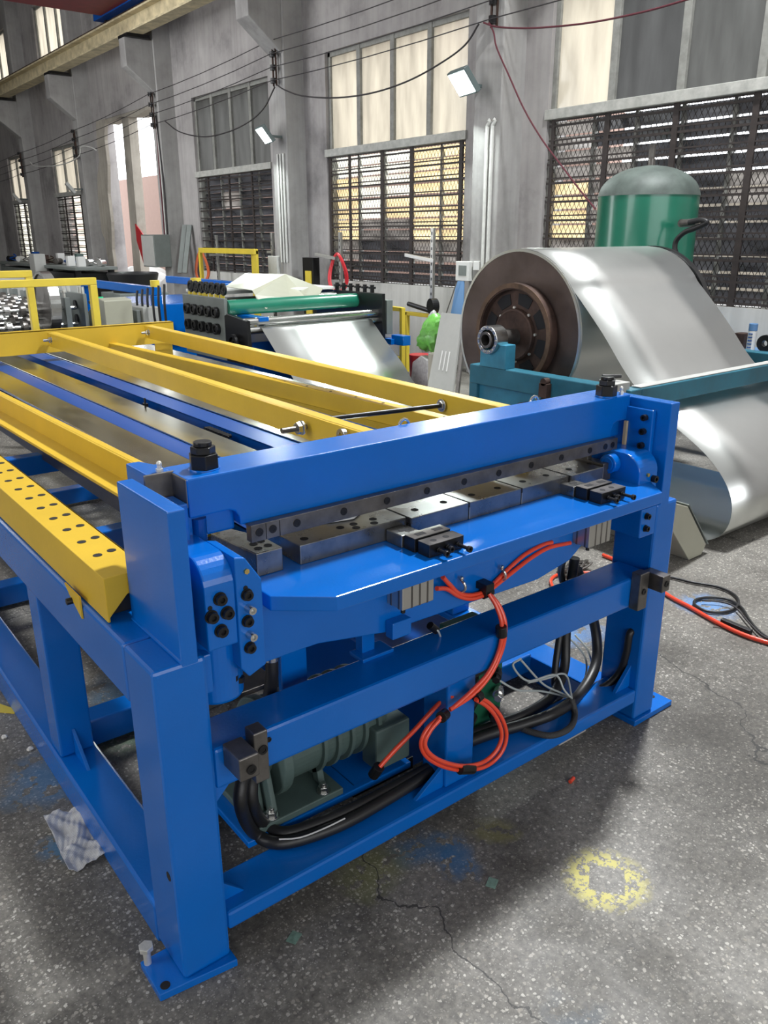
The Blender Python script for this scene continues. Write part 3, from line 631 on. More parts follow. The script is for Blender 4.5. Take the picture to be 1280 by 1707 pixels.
xb = 0.79
a = MB().cyl((xb-0.085, 0.66, 1.055), (xb, 0.66, 1.055), 0.0085, seg=14)
P('stud', a, 'darksteel', 0)
P('lock_nut', MB().cyl((xb-0.034, 0.66, 1.055), (xb-0.019, 0.66, 1.055), 0.019, seg=6).cyl((xb-0.019, 0.66, 1.055), (xb-0.013, 0.66, 1.055), 0.022), 'steel', 0.0008)
P('lock_nut', MB().ring((xb-0.022, 0.45, 1.07), (xb-0.008, 0.45, 1.07), 0.02, 0.010, 24), 'steel', 0.0008)

# --- blade beam
bf = 0.145; br = 0.265
prof = [(0.170, 1.040), (0.262, 1.040), (0.276, 1.034), (0.284, 1.020), (0.286, 1.000), (1.585, 1.000), (1.587, 1.022), (1.594, 1.040), (1.61, 1.046), (1.672, 1.046), (1.668, 1.126), (0.170, 1.126)]
beam = P('blade_beam', MB().prism(prof, 'y', bf, br), BL, 0.004)
P('beam_end_lug', MB().prism([(0.118, 0.225), (0.118, 0.345), (0.150, 0.345), (0.165, 0.30), (0.172, 0.30), (0.172, 0.225)], 'z', 1.030, 1.126), BL, 0.003, beam)
P('beam_end_step', MB().box(0.172, 0.285, 0.17, 0.262, 0.985, 1.041), BL, 0.006, beam)
P('beam_end_step', MB().box(1.59, 1.665, 0.17, 0.262, 0.99, 1.047), BL, 0.006, beam)
P('cover_sheet', MB().box(0.108, 0.175, 0.218, 0.224, 1.062, 1.128).box(0.168, 0.174, 0.150, 0.222, 1.062, 1.124), 'darksteel', 0.002, beam)
P('guide_block', MB().box(0.105, 0.168, 0.145, 0.216, 0.96, 1.075), BL, 0.004, beam)
P('guide_shim', MB().box(1.646, 1.658, 0.135, 0.146, 0.90, 1.044), 'wood', 0.0005, beam)
P('guide_strip', MB().box(1.655, 1.673, 0.05, 0.20, 0.885, 1.09), BL, 0.003)
for x, y in ((0.236, 0.200), (1.583, 0.175)):
    n = P('tie_bolt', MB().prism(hexpts((x, y), 0.033, 0.2), 'z', 1.128, 1.160).prism(hexpts((x, y), 0.027, 0.6), 'z', 1.160, 1.176).cyl((x, y, 1.176), (x, y, 1.186), 0.020), 'black', 0.002)
    P('raised_washer', MB().cyl((x, y, 1.122), (x, y, 1.129), 0.034), BL, 0.001, n)
for x, y in ((0.150, 0.235), (1.645, 0.165)):
    P('grease_nipple', MB().cyl((x, y, 1.126), (x, y, 1.133), 0.008, seg=6).cyl((x, y, 1.133), (x, y, 1.142), 0.005).sph((x, y, 1.144), 0.006), 'zinc', 0, beam)
for x in (0.95-0.10, 1.36): P('lifting_eye', MB().tube([(x+0.018*math.cos(t*PI/6), 0.27, 1.115+0.022*math.sin(t*PI/6)) for t in range(-1, 8)], 0.0045, 8, 1), 'steel', 0, beam)
bl = P('upper_blade', MB().prism([(0.298, 1.002), (1.590, 1.002), (1.590, 0.966), (0.298, 0.962)], 'y', 0.122, bf), 'darksteel', 0.0012)
for x in (0.318, 0.352, 0.415, 0.545, 0.675, 0.805, 0.935, 1.065, 1.195, 1.325, 1.455, 1.53, 1.565):
    capscrew((x, 0.1218, 0.983), (0, -1, 0), 0.0095, 0.0012, bl, m='black')
for x in (0.335, 0.37):
    P('blade_joint', MB().box(x-0.0008, x+0.0008, 0.1214, 0.1222, 0.963, 1.0), 'dark', 0, bl)

# --- worktable
tb = P('worktable', MB().prism([(0.275, 0.12), (0.275, 0.015), (0.385, -0.075), (1.555, -0.075), (1.648, 0.045), (1.648, 0.30), (0.275, 0.30)], 'z', 0.845, 0.88), BL, 0.003)
for (x0, x1, y0, y1, n) in [(0.418, 0.735, 0.118, 0.27, 0), (0.738, 0.938, 0.105, 0.27, 1), (0.941, 1.141, 0.105, 0.27, 1), (1.144, 1.344, 0.105, 0.27, 1), (1.347, 1.50, 0.100, 0.27, 1)]:
    d_ = P('die_block', MB().box(x0, x1, y0, y1, 0.880, 0.928), 'diesteel', 0.002)
    pts = [(x0+0.05, 0.15), (x0+0.15, 0.15)] if n else [(0.45, 0.15), (0.56, 0.16), (0.60, 0.16), (0.645, 0.135), (0.59, 0.135), (0.66, 0.16)]
    for (x, y) in pts:
        P('screw_recess', MB().ring((x, y, 0.9279), (x, y, 0.9288), 0.010, 0.0065, 20).cyl((x, y, 0.9278), (x, y, 0.9283), 0.0085), 'dark', 0, d_)
    if n: P('die_groove', MB().box(x0-0.004, x0+0.001, y0-0.001, 0.262, 0.915, 0.9286), 'dark', 0, d_)
P('lower_blade', MB().box(0.42, 1.50, 0.27, 0.292, 0.86, 0.931), 'diesteel', 0.001)
e = P('end_block', MB().prism([(0.305, 0.118), (0.372, 0.118), (0.372, 0.20), (0.34, 0.30), (0.285, 0.30)], 'z', 0.880, 0.936), 'diesteel', 0.0025)
for (x, y) in ((0.325, 0.145), (0.352, 0.148), (0.330, 0.175), (0.352, 0.18)): P('screw_recess', MB().ring((x, y, 0.9359), (x, y, 0.9368), 0.0095, 0.005, 20).cyl((x, y, 0.9358), (x, y, 0.9364), 0.0075), 'dark', 0, e)
P('end_block', MB().prism([(0.425, 0.16), (0.475, 0.14), (0.475, 0.27), (0.41, 0.27)], 'z', 0.88, 0.926), 'diesteel', 0.003)
P('end_block', MB().box(1.506, 1.545, 0.105, 0.25, 0.88, 0.935), 'darksteel', 0.002)
P('blade_key', MB().box(1.51, 1.53, 0.17, 0.21, 0.93, 1.0), 'darksteel', 0.002)
# adjustable stops: slotted base, slotted block and front block with screws
for x in (0.672, 1.312):
    P('slotted_strip', MB().box(x-0.005, x+0.055, 0.055, 0.115, 0.880, 0.912), 'diesteel', 0.002)
    P('slot', MB().box(x+0.012, x+0.04, 0.078, 0.090, 0.9118, 0.9126), 'dark', 0.002)
    s1 = P('stop_block', MB().box(x, x+0.115, 0.012, 0.052, 0.880, 0.915), 'black', 0.0015)
    P('chamfered_edge', MB().box(x, x+0.115, 0.012, 0.052, 0.9152, 0.9158), 'darksteel', 0, s1)
    for q in (0.02, 0.075): P('slot', MB().box(x+q, x+q+0.028, 0.024, 0.040, 0.9156, 0.9164), 'dark', 0.003, s1)
    s2 = P('stop_block', MB().box(x+0.005, x+0.115, -0.036, 0.006, 0.880, 0.912), 'black', 0.0015)
    P('chamfered_edge', MB().box(x+0.005, x+0.115, -0.036, 0.006, 0.9122, 0.9128), 'darksteel', 0, s2)
    for q in (0.035, 0.075): P('screw_recess', MB().cyl((x+q, -0.015, 0.9126), (x+q, -0.015, 0.9134), 0.008), 'dark', 0, s2)
    for q, ln in ((0.03, 0.028), (0.058, 0.014), (0.092, 0.040)):
        P('adjusting_screw', MB().cyl((x+q, -0.036, 0.896), (x+q, -0.036-ln, 0.896), 0.0045).ring((x+q, -0.036-ln, 0.896), (x+q, -0.036-ln-0.008, 0.896), 0.008, 0.0042, 20).cyl((x+q, -0.044, 0.896), (x+q, -0.041, 0.896), 0.008, seg=6), 'black', 0.0005, s2)

# --- hydraulic cylinder blocks
def arch(y0, y1, z0, z1, r, n=8):
    return [(y1, z0), (y1, z1), (y0+r, z1)] + [(y0+r-r*math.sin(t*PI/2/n), z1-r+r*math.cos(t*PI/2/n)) for t in range(1, n+1)] + [(y0, z0)]
cb_ = P('cylinder_block', MB().prism(arch(0.0, 0.20, 0.805, 0.995, 0.06), 'x', 0.122, 0.190), BL, 0.004)
P('cylinder_flange', MB().prism([(0.188, 0.748), (0.206, 0.722), (0.247, 0.738), (0.247, 0.935), (0.212, 0.990), (0.188, 0.996)], 'y', -0.006, 0.12), BL, 0.003, cb_)
P('cylinder_barrel', MB().cyl((0.172, 0.085, 0.655), (0.172, 0.085, 0.82), 0.058, seg=40), BL, 0.008, cb_)
P('piston_rod', MB().cyl((0.20, 0.17, 0.98), (0.20, 0.17, 1.03), 0.016, seg=24), 'bluebg', 0, cb_)
for (u, v) in ((371, 1001), (357, 1031), (383, 1024), (373, 1054)):
    p = at(u-5, v-3, 'y', -0.001); capscrew(p, (0, -1, 0), 0.0115, 0.013, cb_, washer=True)
for (u, v) in ((415, 993), (416, 1037), (420, 1081)):
    p = at(u-4, v-2, 'y', -0.007); capscrew(p, (0, -1, 0), 0.0105, 0.011, cb_, washer=True)
for (u, v) in ((413, 1013), (415, 1057)):
    p = at(u, v, 'y', -0.006); capscrew(p, (0, -1, 0), 0.0085, 0.022, cb_, m='steel')
for (u, v) in ((350, 1014), (409, 980)):
    p = at(u, v, 'y', -0.0062 if u > 380 else -0.0004); P('plugged_hole', MB().cyl(p, p+Vector((0, -0.001, 0)), 0.005), 'dark', 0, cb_)
p = at(410, 952, 'y', -0.006); P('brass_plug', MB().cyl(p, p+Vector((0, -0.005, 0)), 0.006, seg=6), 'brass', 0, cb_)
for (u, v) in ((400, 1128), (390, 1125)):
    p = at(u, v, 'y', 0.04); P('bolt_head', MB().cyl(p, p+Vector((0, 0, -0.012)), 0.010, seg=6), 'black', 0, cb_)
cr_ = P('cylinder_block', MB().prism(arch(0.012, 0.20, 0.80, 0.968, 0.06), 'x', 1.560, 1.655), BL, 0.004)
P('cylinder_barrel', MB().cyl((1.56, 0.11, 0.93), (1.530, 0.11, 0.93), 0.030, seg=32), BL, 0.003, cr_)
P('barrel_ring', MB().ring((1.529, 0.11, 0.93), (1.526, 0.11, 0.93), 0.022, 0.016, 32), BL, 0, cr_)
P('cylinder_foot', MB().box(1.575, 1.655, 0.0, 0.14, 0.705, 0.80), BL, 0.004, cr_)
p = Vector((1.6, 0.0115, 0.905)); P('brass_plug', MB().cyl(p, p+Vector((0, -0.006, 0)), 0.006, seg=6), 'brass', 0, cr_)
for (u, v) in ((1076, 696), (1073, 719), (1070, 742)):
    p = at(u, v, 'x', 1.654); capscrew(p, (-1, -0.0, 0), 0.010, 0.014, S)
p = Vector((1.63, 0.011, 0.888)); capscrew(p, (0, -1, 0), 0.011, 0.014, cr_)
for z in (0.775, 0.735): capscrew((1.60, -0.001, z), (0, -1, 0), 0.009, 0.012, cr_, washer=True)

# --- fixed blade web and underframe
web = [(0.25, 0.70), (0.42, 0.70), (0.62, 0.665), (1.18, 0.655), (1.32, 0.68), (1.38, 0.72), (1.42, 0.76), (1.55, 0.80), (1.64, 0.81), (1.64, 0.845), (0.25, 0.845)]
P('table_web', MB().prism(web, 'y', 0.06, 0.085), BL, 0.003)
P('web_flange', MB().box(0.62, 0.68, 0.03, 0.06, 0.655, 0.70), BL, 0.003)
P('bracket_plate', MB().box(0.395, 0.47, 0.19, 0.21, 0.30, 0.70), BL, 0.003)
P('bracket_plate', MB().box(0.60, 0.64, 0.13, 0.16, 0.57, 0.68).box(0.58, 0.68, 0.10, 0.16, 0.574, 0.584), BL, 0.002)
P('end_web', MB().prism([(1.42, 0.845), (1.60, 0.845), (1.60, 0.70), (1.52, 0.66), (1.40, 0.66), (1.46, 0.72)], 'y', 0.16, 0.18), BL, 0.002)
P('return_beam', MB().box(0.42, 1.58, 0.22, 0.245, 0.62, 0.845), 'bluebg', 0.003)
for k, (x0, x1, y0, z0) in enumerate([(0.625, 0.725, 0.0, 0.745), (1.325, 1.425, 0.0, 0.735)]):
    pc = P('pneumatic_cylinder', MB().box(x0, x1, y0, 0.06, z0, 0.845), 'alu', 0.002)
    for q in (0.030, 0.055, 0.08): P('body_groove', MB().box(x0+q-0.0025, x0+q+0.0025, y0-0.0006, y0+0.001, z0, 0.845), 'darksteel', 0, pc)
    for q in (0.015, 0.045): P('body_groove', MB().box(x0-0.0006, x0+0.001, y0+q-0.004, y0+q+0.002, z0, 0.845), 'darksteel', 0, pc)
    P('corner_screw', MB().cyl((x0+0.012, 0.012, z0), (x0+0.012, 0.012, z0-0.012), 0.006, seg=6), 'black', 0, pc)
# proximity switch and eye bolt seen through the gap
p = at(722, 1048, 'y', 0.09); P('proximity_switch', MB().cyl(p+Vector((-.012, 0, .014)), p+Vector((0.012, 0, -0.010)), 0.011, seg=14), 'black', 0.001)
P('switch_cable', MB().tube([at(722, 1048, 'y', .09), at(730, 1052, 'y', .08), at(735, 1064, 'y', .09)], 0.003, 8), 'clear', 0)
p = at(568, 1122, 'y', 0.20); P('eye_bolt', MB().tube([p+Vector((0.016*math.cos(t*PI/8), 0, 0.016*math.sin(t*PI/8))) for t in range(17)], 0.0035, 8, 1), 'steel', 0)

# --- hydraulic power pack
mo = P('hydraulic_motor', MB().cyl((0.40, 0.29, 0.315), (0.72, 0.29, 0.315), 0.112, seg=48), 'motor', 0.004, smooth=False)
for k in range(5): P('cooling_ridge', MB().ring((0.50+0.045*k, 0.29, 0.315), (0.512+0.045*k, 0.29, 0.315), 0.124, 0.108, 48), 'motor', 0.001, mo)
P('end_flange', MB().cyl((0.372, 0.29, 0.315), (0.402, 0.29, 0.315), 0.135, seg=48).cyl((0.30, 0.29, 0.315), (0.372, 0.29, 0.315), 0.075, seg=36), 'motor', 0.006, mo)
P('mounting_foot', MB().box(0.285, 0.545, 0.15, 0.40, 0.165, 0.185), 'motor', 0.003, mo)
P('foot_rib', MB().prism([(0.20, 0.185), (0.23, 0.185), (0.255, 0.30), (0.23, 0.32)], 'x', 0.31, 0.33), 'motor', 0.003, mo)
P('foot_rib', MB().prism([(0.20, 0.185), (0.23, 0.185), (0.255, 0.30), (0.23, 0.32)], 'x', 0.50, 0.52), 'motor', 0.003, mo)
P('bell_housing', MB().prism([(0.16, 0.185), (0.42, 0.185), (0.36, 0.40), (0.22, 0.40)], 'x', 0.335, 0.35), 'motor', 0.004, mo)
P('terminal_box', MB().box(0.655, 0.775, 0.145, 0.215, 0.185, 0.315), 'motor', 0.006, mo)
P('motor_top_housing', MB().cyl((0.40, 0.30, 0.40), (0.53, 0.30, 0.40), 0.05, seg=32), 'motor', 0.004, mo)
for x, y in ((0.335, 0.172), (0.495, 0.172)):
    P('foot_bolt', MB().ring((x, y, 0.185), (x, y, 0.188), 0.020, 0.006, 24).cyl((x, y, 0.188), (x, y, 0.202), 0.015, seg=6).cyl((x, y, 0.202), (x, y, 0.212), 0.008), 'steel', 0.0005, mo)
P('motor_bed', MB().box(0.25, 0.78, 0.145, 0.42, 0.145, 0.165), BL, 0.003)
P('oil_tank', MB().box(0.80, 1.12, 0.24, 0.78, 0.05, 0.43), 'bluebg', 0.010)
P('tank_lid', MB().box(0.22, 0.42, 0.26, 0.56, 0.50, 0.512), 'darksteel', 0.002)
P('drip_tray', MB().box(0.585, 0.80, 0.16, 0.42, 0.125, 0.132).box(0.585, 0.80, 0.16, 0.165, 0.125, 0.165).box(0.585, 0.59, 0.16, 0.42, 0.125, 0.165), 'black', 0.001)
v = P('valve_manifold', MB().box(1.02, 1.16, 0.16, 0.30, 0.155, 0.47), 'greenp', 0.003)
P('solenoid_valve', MB().box(1.0, 1.10, 0.13, 0.26, 0.36, 0.45), 'black', 0.003, v)
for k in range(4):
    z = 0.20+0.068*k; x = 1.0+0.012*(k % 2)
    P('hose_fitting', MB().cyl((x, 0.14, z), (x-0.09, 0.09, z-0.012), 0.014, seg=6).cyl((x-0.02, 0.13, z), (x+0.04, 0.165, z), 0.018), 'black', 0.001, v)
    P('hose_fitting', MB().cyl((x+0.13, 0.15, z), (x+0.08, 0.11, z), 0.013, seg=6).cyl((x+0.115, 0.14, z), (x+0.095, 0.125, z), 0.017), 'steel' if k % 2 else 'black', 0.001, v)
P('pressure_fitting', MB().cyl((1.23, 0.30, 0.40), (1.29, 0.30, 0.43), 0.02, seg=16), 'steel', 0.001, v)
for (u0, v0, u1, v1) in ((722, 1230, 752, 1212), (722, 1262, 750, 1250), (735, 1268, 712, 1285)):
    P('elbow_fitting', MB().tube([at(u0, v0, 'y', .13), at((u0+u1)/2-6, (v0+v1)/2, 'y', .12), at(u1, v1, 'y', .13)], 0.011, 10).cyl(at(u1, v1, 'y', .13), at(u1+12, v1-6, 'y', .13), 0.016, seg=6), 'steel', 0)

# --- hoses (pixel, pixel, depth y)
def hose(name, pts, r, m, **k):
    o = MB().tube([at(u, v_, 'y', y) for (u, v_, y) in pts], r, 14, 8).build(name, m, S, smooth=True); return o
def hz(*p): return tuple(p)
def hose2(name, pts, r, m):
    # points (u, v, axis, value)
    return MB().tube([at(u, v_, ax, q) for (u, v_, ax, q) in pts], r, 14, 8).build(name, m, S, smooth=True)
hA = hose2('hydraulic_hose', [(418, 1262, 'y', .09), (404, 1300, 'y', .085), (402, 1345, 'y', .08), (424, 1388, 'z', .175), (470, 1405, 'z', .157), (560, 1378, 'z', .156), (640, 1335, 'z', .156), (700, 1298, 'z', .157), (735, 1275, 'z', .165)], 0.0165, 'rubber')
hose2('hydraulic_hose', [(432, 1262, 'y', .12), (420, 1300, 'y', .115), (421, 1340, 'y', .11), (440, 1373, 'z', .178), (480, 1388, 'z', .160), (570, 1356, 'z', .158), (645, 1318, 'z', .158), (700, 1288, 'z', .160), (722, 1276, 'z', .165)], 0.0165, 'rubber')
P('hose_print', MB().tube([at(u, v_, 'z', .174) for u, v_ in ((465, 1399), (500, 1396), (540, 1381), (575, 1364))], 0.002, 6), 'print', 0, hA)
hose('hydraulic_hose', [(452, 1085, .15), (453, 1125, .15), (448, 1165, .17), (440, 1185, .20), (415, 1230, .2), (430, 1262, .13)], 0.016, 'rubber')
P('hose_fitting', MB().cyl(at(452, 1070, 'y', .15), at(453, 1100, 'y', .15), 0.018, seg=20).cyl(at(452, 1060, 'y', .15), at(452, 1072, 'y', .15), 0.013), 'steel', 0.001)
hose2('hydraulic_hose', [(770, 1240, 'z', .158), (820, 1222, 'z', .158), (870, 1208, 'z', .160), (925, 1188, 'z', .175), (965, 1158, 'y', .10), (992, 1110, 'y', .15), (994, 1060, 'y', .19), (980, 1000, 'y', .22), (962, 950, 'y', .23)], 0.018, 'rubber')
hose2('hydraulic_hose', [(775, 1228, 'z', .160), (830, 1208, 'z', .160), (880, 1188, 'z', .165), (920, 1160, 'y', .15), (940, 1115, 'y', .19), (943, 1060, 'y', .22), (948, 1000, 'y', .23), (958, 930, 'y', .22)], 0.017, 'rubber')
hose('hydraulic_hose', [(1056, 1051, .045), (1049, 1058, .045), (1044, 1088, .05), (1032, 1122, .07), (1005, 1146, .09), (965, 1158, .12), (915, 1180, .16)], 0.0125, 'rubber')
hose2('sleeved_cable', [(953, 1166, 'y', .06), (958, 1190, 'y', .035), (950, 1213, 'z', .150), (920, 1226, 'z', .150), (885, 1220, 'z', .150), (850, 1206, 'z', .152)], 0.010, 'cord')
hose('hydraulic_hose', [(928, 1160, .17), (925, 1120, .2), (940, 1000, .25), (935, 950, .24), (945, 915, .12)], 0.012, 'rubber')
for k, pts in enumerate([[(953, 1165, .07), (940, 1150, .09), (925, 1125, .12), (880, 1135, .13), (855, 1110, .14), (868, 1098, .15)],
        [(953, 1165, .07), (935, 1155, .12), (905, 1140, .13), (868, 1100, .15)], [(953, 1166, .07), (930, 1158, .13), (900, 1152, .13), (862, 1150, .13), (825, 1130, .14)],
        [(954, 1164, .08), (975, 1130, .17), (975, 1095, .2), (950, 1065, .22), (938, 1055, .24)], [(955, 1164, .08), (985, 1120, .18), (980, 1085, .2), (958, 1058, .24)], [(953, 1164, .07), (946, 1130, .13), (935, 1123, .13), (915, 1130, .14), (880, 1138, .14)]]):
    hose('clear_tube', pts, 0.0035, 'clear')
RH = 0.0062
def rh(pts, dy=0.0): return hose('pneumatic_hose', [(u, v_, y+dy) for (u, v_, y) in pts], RH, 'hose')
rh([(728, 981, .03), (745, 982, .04), (765, 994, .045), (785, 998, .045), (805, 993, .045)])
rh([(738, 962, .035), (750, 975, .04), (765, 989, .045), (785, 992, .05), (805, 988, .05)])
rh([(815, 985, .045), (850, 957, .05), (885, 930, .055), (915, 913, .056), (950, 905, .06)])
rh([(815, 981, .05), (845, 950, .055), (875, 924, .056), (905, 908, .058), (920, 904, .058)])
rh([(815, 990, .03), (827, 1010, .01), (836, 1040, -.01), (833, 1080, -.012), (815, 1120, -.012), (785, 1153, -.012), (755, 1180, -.012)])
rh([(818, 992, .03), (833, 1012, .01), (842, 1042, -.01), (837, 1082, -.012), (817, 1125, -.012), (788, 1158, -.012), (750, 1183, -.012)])
rh([(734, 1195, -.012), (712, 1215, -.012), (702, 1240, -.012), (712, 1262, -.012), (740, 1278, -.012), (775, 1284, -.012), (810, 1277, -.012), (835, 1255, -.012), (844, 1225, -.012), (835, 1195, -.012), (815, 1172, -.012), (795, 1162, -.012)])
rh([(733, 1199, -.02), (717, 1218, -.02), (708, 1240, -.02), (718, 1258, -.02), (742, 1271, -.02), (775, 1277, -.02), (806, 1270, -.02), (828, 1250, -.02), (836, 1225, -.02), (828, 1198, -.02), (812, 1178, -.02), (793, 1166, -.02)])
rh([(754, 1160, .02), (735, 1170, .05), (715, 1190, .06), (690, 1218, .07), (660, 1248, .08), (633, 1278, .09)])
rh([(750, 1163, .03), (731, 1174, .06), (710, 1196, .07), (684, 1224, .08), (655, 1254, .09), (633, 1277, .10)])
for a, b in (((804, 990, .045), (818, 984, .045)), ((835, 1044, -.012), (836, 1060, -.012)), ((766, 1282, -.018), (788, 1281, -.018)), ((793, 1164, -.016), (800, 1158, -.012)), ((735, 1196, -.014), (742, 1190, -.0)), ((632, 1278, .09), (622, 1292, .11))):
    P('tape_wrap', MB().cyl(at(a[0], a[1], 'y', a[2]), at(b[0], b[1], 'y', b[2]), 0.0155, seg=16), 'black', 0.001)
for (u, v_) in ((767, 977), (834, 958)):
    p = at(u, v_, 'y', 0.052); P('hose_clip', MB().tube([p+Vector((0, 0, .02)), p+Vector((0.004, -0.012, .008)), p+Vector((0.006, -0.012, -.008)), p+Vector((0, 0, -.02))], 0.004, 8, 4).sph(p+Vector((0, -.004, .024)), 0.006), 'steel', 0)
P('rag_glove', MB().sph(at(612, 1302, 'y', .22), 0.03, 1.5, 1.0, 0.35), 'red', 0)
P('junction_plug', MB().box(0.93, 0.96, 0.02, 0.06, 0.70, 0.72), 'black', 0.001)

pw = MB().prism([(0.55, 0.20), (0.62, 0.185), (0.66, 0.21), (0.655, 0.25), (0.58, 0.262)], 'z', 0.9295, 0.934).build('paper_wad', 'white', None, 0.002); tag(pw, 'small white paper wad lying on the left die block', 'paper')

# ================================================================== THINGS ON AND NEAR THE MACHINE
pbm = thing('perforated_beam', 'yellow box beam with two rows of round holes resting on the side rail', 'beam', (0.06, 0.25, 0.80))
a = MB().prism([(0.012, 0.802), (0.012, 0.908), (0.112, 0.908), (0.112, 0.902), (0.018, 0.902), (0.018, 0.802)], 'y', 0.262, 3.6)
a.box(0.106, 0.112, 0.262, 3.6, 0.86, 0.908)
a.prism([(0.012, 0.806), (0.012, 0.908), (0.112, 0.908), (0.112, 0.86), (0.060, 0.86), (0.018, 0.816)], 'y', 0.258, 0.264)
a.build('box_section', 'yellow', pbm, 0.0015)
MB().box(0.02, 0.10, 0.30, 3.55, 0.802, 0.845).build('shade_filler', 'dark', pbm)  # dark filler painting the shaded inside of the hollow beam
a = MB().prism([(0.50, 0.82), (0.47, 0.800), (0.395, 0.765), (0.395, 0.82)], 'x', -0.005, -0.001)
a.build('end_tab', 'yellow', pbm); MB().cyl((-.001, .455, .79), (-.018, .455, .79), .008, seg=12).build('tab_bolt', 'black', pbm)
for k in range(28):
    for xx in (0.050, 0.086):
        MB().cyl((xx, 0.40+0.108*k+(0.0 if xx < .06 else 0.01), 0.9078), (xx, 0.40+0.108*k+(0.0 if xx < .06 else 0.01), 0.9088), 0.0105, seg=24).build('round_hole', 'dark', pbm)
hb = thing('hex_bolt', 'loose zinc hex bolt standing in the near base plate', 'bolt', (-0.047, 0.096, 0.02))
MB().cyl((-0.047, 0.096, 0.02), (-0.047, 0.096, 0.062), 0.0085, seg=20).build('shank', 'zinc', hb)
MB().prism(hexpts((-0.047, 0.096), 0.017, 0.3), 'z', 0.060, 0.072).build('hex_head', 'zinc', hb, 0.001)
tag(MB().bar((1.363, 0.083, 0.008), (1.50, 0.083, 0.008), 0.013, 0.014).build('steel_rod', 'greypanel', None, 0.001), 'thin pale grey rod lying under the lower rail', 'rod')

# floor litter
bagm = MB().grid(lambda u, v: (0.004+0.0*u-0.10*u+0.012*v, 0.50+0.25*v+0.03*u*math.sin(v*9), 0.014+0.007*math.sin(u*7+v*9)+0.005*math.sin(u*13-v*17+1)*math.cos(v*9)+0.0012*math.sin(u*37+v*43)), 30, 44)
bg_ = bagm.build('plastic_bag', 'bag', None, 0, solid=0.0015); tag(bg_, 'crumpled clear plastic bag on the floor beside the bottom rail', 'bag')
for nm, (u, v), r, lab in (('pebble', (7, 1228), .010, 'white pebble nearest the left edge of the floor'), ('pebble', (50, 1248), .010, 'white pebble on the floor right of its neighbour'), ('pebble', (125, 1172), .010, 'pale pebble inside the frame behind the leg'), ('pebble', (207, 1180), .008, 'tiny pale pebble by the cross member')):
    p = at(u, v, 'z', 0.006); a = MB().sph(p, r, 1, .8, .65, 12, 8)
    for q in a.b.verts: q.co += (q.co-p)*0.2*math.sin(q.co.x*900+q.co.y*700)
    tag(a.build(nm, 'stone', smooth=True), lab, 'pebble')
a = MB().prism([tuple(at(u, v, 'z', 0)[:2]) for u, v in ((0, 1174), (28, 1184), (24, 1190), (0, 1188))], 'z', 0.0005, 0.003)
tag(a.build('plastic_strip', 'yellowbg'), 'small bright yellow strip lying on the floor at the left', 'strip')
p = at(953, 1300, 'z', .006); tag(MB().cyl(p+Vector((-.012, -.003, 0)), p+Vector((0.012, 0.003, 0)), 0.006, seg=12).build('hose_offcut', 'hose'), 'short orange-red hose offcut on the shaded floor', 'offcut')
for (u, v, lab) in ((820, 1472, 'square greenish paper scrap beside the blue paint splash'), (490, 1563, 'square greenish paper scrap near the post base plate')):
    p = at(u, v, 'z', 0.0008); o = MB().box(-.017, .017, -.013, .013, 0, 0.001, Matrix.Translation(p) @ Matrix.Rotation(0.5, 4, 'Z')).build('paper_scrap', 'paperg' if 'paperg' in M else 'greypanel'); tag(o, lab, 'paper scrap')
M['paperg'] = mat('greenish_paper', (0.16, 0.26, 0.21), 0.6, var=0.3, vscale=60)
for o in bpy.data.objects:
    if o.name.startswith('paper_scrap'): o.data.materials.clear(); o.data.materials.append(M['paperg'])
def zt(pts, z): return [at(u, v, 'z', z) for u, v in pts]
tag(MB().tube(zt([(925, 985), (928, 972), (945, 962), (985, 955), (1060, 962)][:1]+[(918, 968), (930, 958), (960, 955), (1000, 955), (1040, 960)], .012), 0.008, 12).build('air_hose', 'hose', smooth=True), 'orange-red air hose curling on the floor behind the machine', 'hose')
tag(MB().tube(zt([(1005, 925), (1045, 943), (1110, 990), (1150, 1012), (1200, 1040), (1250, 1062), (1330, 1085)], .012), 0.0095, 12).build('air_hose', 'hose', smooth=True), 'orange-red air hose running across the lit floor to the right edge', 'hose')
a = MB().tube(zt([(1060, 955), (1115, 962), (1155, 971), (1195, 978), (1222, 990), (1231, 1004), (1222, 1016), (1200, 1021), (1175, 1018), (1158, 1008), (1160, 1000), (1180, 996), (1212, 999), (1235, 1012), (1250, 1035), (1268, 1055), (1300, 1075)], .010), 0.0065, 10)
tag(a.build('power_cable', 'rubber', smooth=True), 'black cable looped once on the floor at the right', 'cable')
tag(MB().tube(zt([(1170, 1001), (1200, 1003), (1225, 1012), (1250, 1040), (1275, 1062), (1310, 1070)], .018), 0.004, 10).build('power_cable', 'cable', smooth=True), 'thinner dark cable running beside the looped black cable', 'cable')
p0, p1 = at(1203, 1034, 'z', .012), at(1252, 1054, 'z', .012); tag(MB().bar(p0, p1, .024, .02).build('rubber_block', 'rubber', None, .002), 'black rubber block lying beside the red hose', 'block')
a = MB().prism([tuple(at(u, v, 'z', 0)[:2]) for u, v in ((1188, 1046), (1196, 1038), (1218, 1050))], 'z', 0.0005, 0.004); tag(a.build('metal_offcut', 'darksteel'), 'dark triangular metal offcut under the red hose', 'offcut')
p = at(957, 945, 'z', .03); a = MB()
for k in range(9): a.tube([p+Vector((-.10+.2*t/6, 0.012*math.sin(k*2.1+t*.9)-.02+0.01*k*.5, .0+0.012*math.cos(k*1.3+t*.9))) for t in range(7)], .006, 6, 2)
tag(a.build('wire_brush_bundle', 'darksteel'), 'bundle of twisted steel wire rope on the floor behind the machine', 'wire rope')

